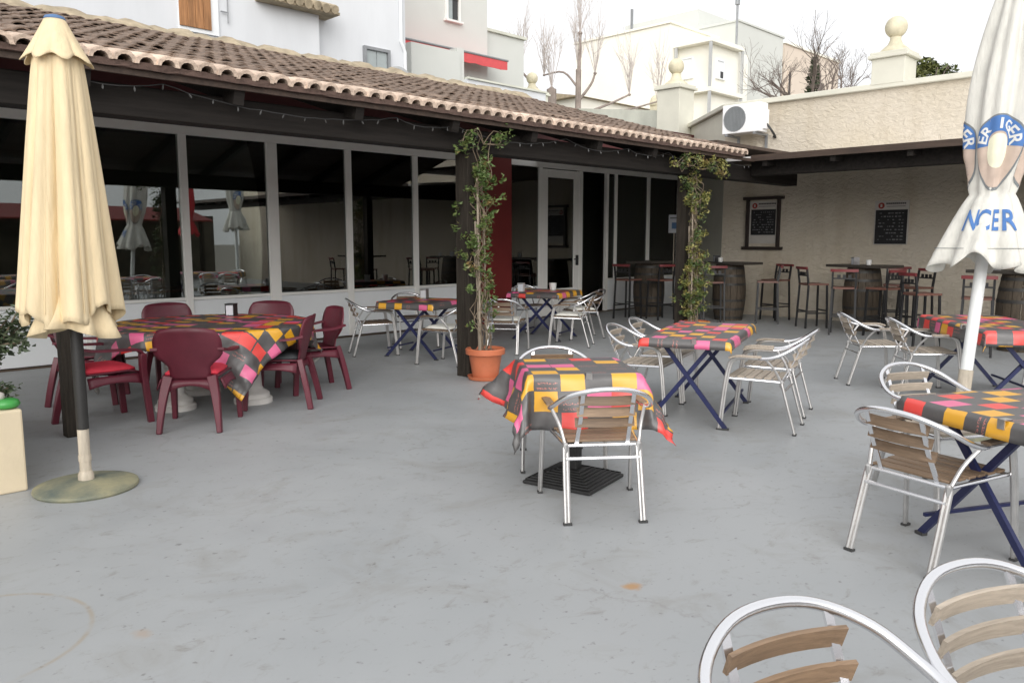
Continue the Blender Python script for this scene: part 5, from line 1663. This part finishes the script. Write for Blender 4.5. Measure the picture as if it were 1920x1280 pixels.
def text_mesh(body, size):
    cu = bpy.data.curves.new('txt', 'FONT')
    cu.body = body
    cu.size = size
    cu.align_x = 'CENTER'
    cu.offset = size * .022
    cu.resolution_u = 3
    ob = bpy.data.objects.new('txt', cu)
    COL.objects.link(ob)
    bpy.context.view_layer.update()
    me = bpy.data.meshes.new_from_object(ob.evaluated_get(bpy.context.evaluated_depsgraph_get()))
    bpy.data.objects.remove(ob)
    bm = bmesh.new()
    bm.from_mesh(me)
    bmesh.ops.triangulate(bm, faces=bm.faces)
    for _ in range(3):
        bmesh.ops.subdivide_edges(bm, edges=[e for e in bm.edges if e.calc_length() > .012], cuts=1)
        bmesh.ops.triangulate(bm, faces=bm.faces)
    v_ = [tuple(v.co) for v in bm.verts]
    f_ = [tuple(v.index for v in f.verts) for f in bm.faces]
    bm.free()
    return v_, f_

def parasol_beer(loc, lean, turn, canvas, lab, printed=True, k_=1.0):
    KS = k_
    t = thing('closed_parasol', lab, 'parasol', loc, turn)
    ZB, ZT, ZN = 1.375, 3.05, 1.735        # hem, top, waist strap (before enlarging by KS about 1.5 m)
    n_th, n_h = 168, 60
    def axis(z):
        return (lean[0] * (z - 1.4), lean[1] * (z - 1.4))
    def rad(th, z):
        if z >= ZN:
            v_ = (z - ZN) / (ZT - ZN)
            base = .045 + .165 * (math.sin(math.pi * min(1, (1 - v_) ** .85) * .93) ** .8) * (1 - .45 * v_)
            base = max(.035, base * (1 - .25 * v_))
            if v_ < .16:
                k_ = v_ / .16
                base = .105 * (1 - k_) + base * k_ if base > .105 else base
            a = .16 + .10 * v_
        else:
            v_ = (ZN - z) / (ZN - ZB)
            base = .105 + .120 * v_ ** .8
            a = .08 + .17 * v_
        fr = .55 * fold_r(th, 7, .4, .6) + .45 * fold_r(th, 10, 2.2 + .4 * z, .9)
        return base * (1 - a + 2 * a * fr)
    def P(th, z):
        ax, ay = axis(z)
        r_ = rad(th, z)
        return Vector(((ax + r_ * math.cos(th)) * KS, (ay + r_ * math.sin(th)) * KS, 1.5 + (z - 1.5) * KS))
    q = MB()
    def f(i, j):
        th = 2 * math.pi * i / n_th
        v_ = j / (n_h - 1)
        z = ZT - (ZT - ZB) * v_
        hem = (.035 * math.sin(3 * th + .4) + .028 * math.sin(7 * th + .8)) * max(0, (v_ - .8) / .2) ** 2
        p = P(th, z)
        return (p.x, p.y, p.z + hem * KS)
    q.grid(f, n_th, n_h, True)
    o = q.build('canopy', canvas, t, 'all')
    s_ = o.modifiers.new('thickness', 'SOLIDIFY'); s_.thickness = .004
    q = MB()
    q.tube([P(2 * math.pi * k / 60, ZN) * 1.0 + Vector((math.cos(2 * math.pi * k / 60), math.sin(2 * math.pi * k / 60), 0)) * .004 for k in range(60)], .007, 5, True)
    q.build('strap', 'print_grey', t, True)
    ax0, ax1 = [a * KS for a in axis(1.5 + (.50 - 1.5) / KS)], [a * KS for a in axis(3.0)]
    q = MB(); q.tube([(ax0[0], ax0[1], .50), (ax1[0], ax1[1], 1.5 + 1.58 * KS)], .031 * KS, 14); q.build('pole', 'pole_white', t, True)
    axb = [a * KS for a in axis(1.5 - 1.45 / KS)]
    q = MB(); q.tube([(axb[0], axb[1], .06), (ax0[0], ax0[1], .498)], .036 * KS, 14); q.build('sleeve', 'pole_tan', t, True)
    q = MB(); q.lathe([(.27, 0), (.275, .03), (.25, .055), (.06, .075)], 36, (axb[0], axb[1], 0)); q.build('base', 'base_disc', t, True)
    if not printed:
        return t
    # prints follow the cloth: (s, z) -> point just off the surface, s measured round the girth from angle th0
    def onto(s, z, th0, r0, off):
        th = th0 + s / r0
        p = P(th, z)
        e = .01
        n_ = (P(th + e, z) - P(th - e, z)).cross(P(th, z + e) - P(th, z - e))
        return p + n_.normalized() * (off + .004)
    def decal(name, poly, th0, mt, off, r0=.215):
        q = MB()
        q.add([onto(s, z, th0, r0, off) for s, z in poly[0]], poly[1])
        return q.build(name, mt, t, True)
    def disc(cx, cz, fn, nr=10, na=44, a0=0.0, a1=2 * math.pi):
        pts, fs = [], []
        for i in range(nr + 1):
            for k in range(na + 1):
                a = a0 + (a1 - a0) * k / na
                r0_, r1_ = fn(a)
                r_ = r0_ + (r1_ - r0_) * i / nr
                pts.append((cx + r_ * math.cos(a), cz + r_ * math.sin(a)))
        for i in range(nr):
            for k in range(na):
                b_ = i * (na + 1) + k
                fs.append((b_, b_ + 1, b_ + na + 2, b_ + na + 1))
        return pts, fs
    FRONT = -math.pi * .5
    def teardrop(k_):
        def fn(a):
            s_ = math.sin(a)
            r_ = .155 * k_
            if s_ < 0:
                r_ *= 1 + .55 * (-s_) ** 3
            return 0.0, r_
        return fn
    for th0, tagn in ((FRONT, 'a'), (FRONT - 1.55, 'b'), (FRONT + 1.55, 'c')):
        cz_ = 2.0
        decal('emblem_outline', disc(0, cz_, teardrop(1.0)), th0, 'print_grey', .0035)
        decal('emblem_field', disc(0, cz_, lambda a: (0, teardrop(.93)(a)[1])), th0, 'print_tan', .0050)
        decal('emblem_arc', disc(0, cz_, lambda a: (.066, .146), 6, 40, -.12, math.pi + .12), th0, 'print_blue', .0065)
        decal('emblem_core', disc(0, cz_ - .01, lambda a: (0, .064 * (1 + .75 * max(0, -math.sin(a)) ** 2)), 8, 36), th0, 'print_cream', .0065)
        # lettering round the arc
        word = 'ER IGER'
        for k, ch in enumerate(word):
            q = MB()
            if ch == ' ':
                continue
            v_, f_ = text_mesh(ch, .086)
            ang = R(168 - k * 26)
            off_ = len(q.v)
            vs_ = []
            for x, y, _ in v_:
                rr = .080 + y * .88
                sx, sz = rr * math.cos(ang) + x * math.sin(ang), rr * math.sin(ang) - x * math.cos(ang)
                vs_.append(onto(sx, cz_ + sz, th0, .215, .0085))
            q.add(vs_, f_)
            q.build('lettering', 'print_white', t)
        if tagn == 'a':
            for k, ch in enumerate('NCER'):
                v_, f_ = text_mesh(ch, .17)
                q = MB(); q.add([onto(x * .62 + (k - 1.3) * .068, 1.53 + y * .9 + .02, th0, .20, .006) for x, y, _ in v_], f_); q.build('lettering', 'print_blue', t)
    # hem stitching line
    q = MB(); q.tube([onto(s * .021 * .2, 1.455, FRONT, .2, .003) for s in range(-120, 180)], .0022, 4); q.build('hem_stitch', 'print_grey', t)
    return t
# local -Y faces the camera: turn so that it points from the pole to the camera
parasol_beer((6.93, 1.80, 0), (.060, .095), R(-78), 'white_canvas', 'closed dirty white parasol with blue lettering and round emblems, at right', True, 1.41)

# ------------------------------------------------------------------ planter at the left edge
pl = thing('planter', 'low cream masonry planter at the left edge', 'planter', (0, 0, 0))
q = MB(); q.prism([(-1.5, 5.45), (1.235, 5.37), (1.235, 5.62), (-1.5, 5.70)], 0, .50); q.build('front_wall', 'planter', pl, bevel=.012)
q = MB(); q.prism([(1.0, 5.632), (1.235, 5.623), (1.235, 7.6), (1.0, 7.6)], 0, .50); q.build('side_wall', 'planter', pl, bevel=.012)
q = MB(); q.prism([(-1.5, 5.71), (.997, 5.64), (.997, 7.6), (-1.5, 7.6)], .0, .44); q.build('soil', 'soil', pl)
rng = random.Random(14)
def leafy_shrub(lab, loc, rad, h, n_, seed, size, grp):
    rng = random.Random(seed)
    t = thing('shrub', lab, 'shrub', loc, 0, grp)
    q = MB()
    tips = []
    for k in range(26):
        a, s_ = rng.uniform(0, 6.28), rng.uniform(.1, 1)
        p = [(0, 0, 0), (math.cos(a) * rad * s_ * .5, math.sin(a) * rad * s_ * .5, h * .55), (math.cos(a) * rad * s_, math.sin(a) * rad * s_, h * rng.uniform(.6, 1.05))]
        pp = smooth_path(p, 4)
        q.tube(pp, [.008] + [.006] * (len(pp) - 2) + [.003], 4)
        tips += [(tuple(x), .07) for x in pp[3:]]
    q.build('stems', 'stem', t)
    q = MB(); foliage(q, tips, n_, size, rng); q.build('foliage', 'shrub', t)
leafy_shrub('dark bushy shrub growing in the planter at the left edge', (1.10, 6.02, .44), .40, .66, 2800, 3, .042, 'planter shrubs')
leafy_shrub('low sprawling plant along the planter rim at the left edge', (1.13, 5.74, .46), .17, .15, 700, 4, .035, 'planter shrubs')
fr_ = thing('green_ornament', 'bright green glazed ornament with pale top on the planter rim', 'ornament', (1.175, 5.46, .50))
q = MB(); q.lathe([(.04, 0), (.065, .01), (.075, .028), (.065, .05), (.04, .06)], 20); q.build('body', 'green_glaze', fr_, 'all')
q = MB(); q.lathe([(.02, .05), (.03, .065), (.028, .09), (.01, .10)], 14, (-.03, .02, 0)); q.build('head', 'paper_warm', fr_, 'all')

# ------------------------------------------------------------------ climbing plants in terracotta pots by the posts
def potted_vine(loc, px, lab, seed, mt, top, spread_l, spread_r, dens, pot_r=.20, pot_h=.34, side=1):
    """px: offset of the post from the pot; the plant climbs stakes and reaches along the beam"""
    rng = random.Random(seed)
    t = thing('potted_vine', lab, 'potted plant', loc, 0, 'vines in pots beside the porch posts')
    q = MB(); q.lathe([(pot_r * .70, .02), (pot_r * .80, pot_h * .45), (pot_r * .90, pot_h * .78), (pot_r * .93, pot_h * .80), (pot_r * 1.07, pot_h * .82), (pot_r * 1.08, pot_h * .97), (pot_r * 1.03, pot_h), (pot_r * .95, pot_h), (pot_r * .90, pot_h * .88)], 32)
    p = q.build('pot', 'pot', t, True)
    q = MB(); q.lathe([(pot_r * .75, .003), (pot_r * .92, .006), (pot_r * .98, .042), (pot_r * .92, .042), (pot_r * .86, .018)], 28); q.build('saucer', 'pot', p, True)
    q = MB(); q.lathe([(pot_r * .55, pot_h * .85), (pot_r * .91, pot_h * .90), (pot_r * .02, pot_h * .92)], 20); q.build('soil', 'soil', t, True)
    stk = [(-.05, .02, .012, 2.15), (.05, .03, .010, 1.95), (.0, .09, .014, 1.7)]
    for x, y, r_, z1 in stk:
        q = MB(); q.tube([(x, y, pot_h * .7), (x + rng.uniform(-.02, .02), y + .04, z1)], r_, 7); q.build('stake', 'stake', t, True)
    q = MB()
    pts = []
    for k in range(9):
        x, y = rng.uniform(-.06, .06), rng.uniform(-.05, .05)
        path = [Vector((x, y, pot_h * .88))]
        z = pot_h
        zt = top * rng.uniform(.75, 1.0)
        while z < zt:
            z += .14
            path.append(Vector((x * .6 + rng.gauss(0, .055) + px[0] * .35 * z / top, y * .6 + rng.gauss(0, .055) + px[1] * .35 * z / top, z)))
        q.tube(smooth_path(path, 2), .0055, 4)
        pts += [(tuple(p_), .0) for p_ in path[1:]]
    # runners along the beam
    run = []
    for s_, ext in ((-1, spread_l), (1, spread_r)):
        for k in range(3):
            path = [Vector((px[0] * .3, px[1] * .3 - .06, top - .12))]
            x = 0
            while x < ext * rng.uniform(.6, 1):
                x += .12
                path.append(Vector((px[0] * .3 + s_ * x, px[1] * .3 - .12 + rng.gauss(0, .03), top - .02 + rng.gauss(0, .06) - .06 * (x / max(.1, ext)))))
            q.tube(smooth_path(path, 2), .005, 4)
            run += path[1:]
    q.build('stems', 'stem', t)
    q = MB()
    cl = []
    for p_, _ in pts:
        z = p_[2]
        d = dens(z / top)
        for _k in range(3):
            if rng.random() < d:
                cl.append(((p_[0] + rng.gauss(0, .075), p_[1] + rng.gauss(0, .06), z + rng.gauss(0, .05)), rng.uniform(.035, .085)))
    for p_ in run:
        if rng.random() < .9:
            cl.append(((p_.x + rng.gauss(0, .03), p_.y + rng.gauss(0, .03), p_.z + rng.gauss(0, .05)), rng.uniform(.05, .11)))
    foliage(q, cl, 17 * len(cl), .047, rng)
    q.build('foliage', mt, t)
    return t
potted_vine((5.86, 6.27, 0), (.0, .25), 'climbing vine in a terracotta pot at the front of the middle porch post', 9, 'leaf', 2.62, .34, .30,
            lambda v: .06 if v < .3 else (.22 if v < .55 else .40))
potted_vine((10.06, 6.30, 0), (.0, .25), 'bushier yellowing vine in a terracotta pot by the far porch post', 19, 'leaf2', 2.62, .75, .75,
            lambda v: .52 if v < .5 else (.27 if v < .8 else .45), .21, .33)

# ------------------------------------------------------------------ courtyard sides for glass reflections; house and shed added to block low sky light
ob = thing('opposite_sky_blocker', 'unseen house block with red lean-to, added behind the camera to block low sky light', 'house')  # out of view; added to darken the porch and the glass reflections
q = MB(); q.bbox((-13, -18, 0), (15.2, -12, 2.5)); q.build('wall', 'old_stone', ob)
q = MB(); q.add([(-4, -11.95, 2.75), (14, -11.95, 2.75), (14, -9.4, 2.2), (-4, -9.4, 2.2), (-4, -11.95, 2.81), (14, -11.95, 2.81), (14, -9.4, 2.26), (-4, -9.4, 2.26)],
                [(0, 1, 2, 3), (7, 6, 5, 4), (0, 4, 5, 1), (1, 5, 6, 2), (2, 6, 7, 3), (3, 7, 4, 0)]); q.build('lean_to_roof', 'red_wall', ob)
for x in (-3.8, 1, 5.8, 9.6, 13.6):
    q = MB(); q.box((x, -9.6, 1.1), (.14, .14, 2.2)); q.build('post', 'grey_timber', ob)
sh = thing('left_sky_blocker', 'unseen green roofed shed, added left of the courtyard to block low sky light', 'shed')  # out of view; added as a second obstacle to low sky light
q = MB(); q.bbox((-16, -9, 0), (-11.3, 10.4, 2.4)); q.build('wall', 'cream_house', sh)
q = MB(); q.add([(-16, -9, 3.4), (-10.4, -9, 2.4), (-10.4, 10.4, 2.4), (-16, 10.4, 3.4), (-16, -9, 3.48), (-10.4, -9, 2.48), (-10.4, 10.4, 2.48), (-16, 10.4, 3.48)],
                [(3, 2, 1, 0), (4, 5, 6, 7), (0, 1, 5, 4), (1, 2, 6, 5), (2, 3, 7, 6), (3, 0, 4, 7)]); q.build('roof', 'shrub', sh)
pw = parasol_beer((10.1, .45, 0), (.0, .0), R(90), 'white_canvas', 'closed white parasol with blue print seen reflected in the glass', True)
pw.scale = (1.3, 1.3, 1.3)
pr_ = parasol_beer((10.1, -2.6, 0), (.0, .0), R(60), 'red_canvas', 'closed red parasol seen reflected in the glass', False)
pr_.scale = (1.2, 1.2, 1.2)
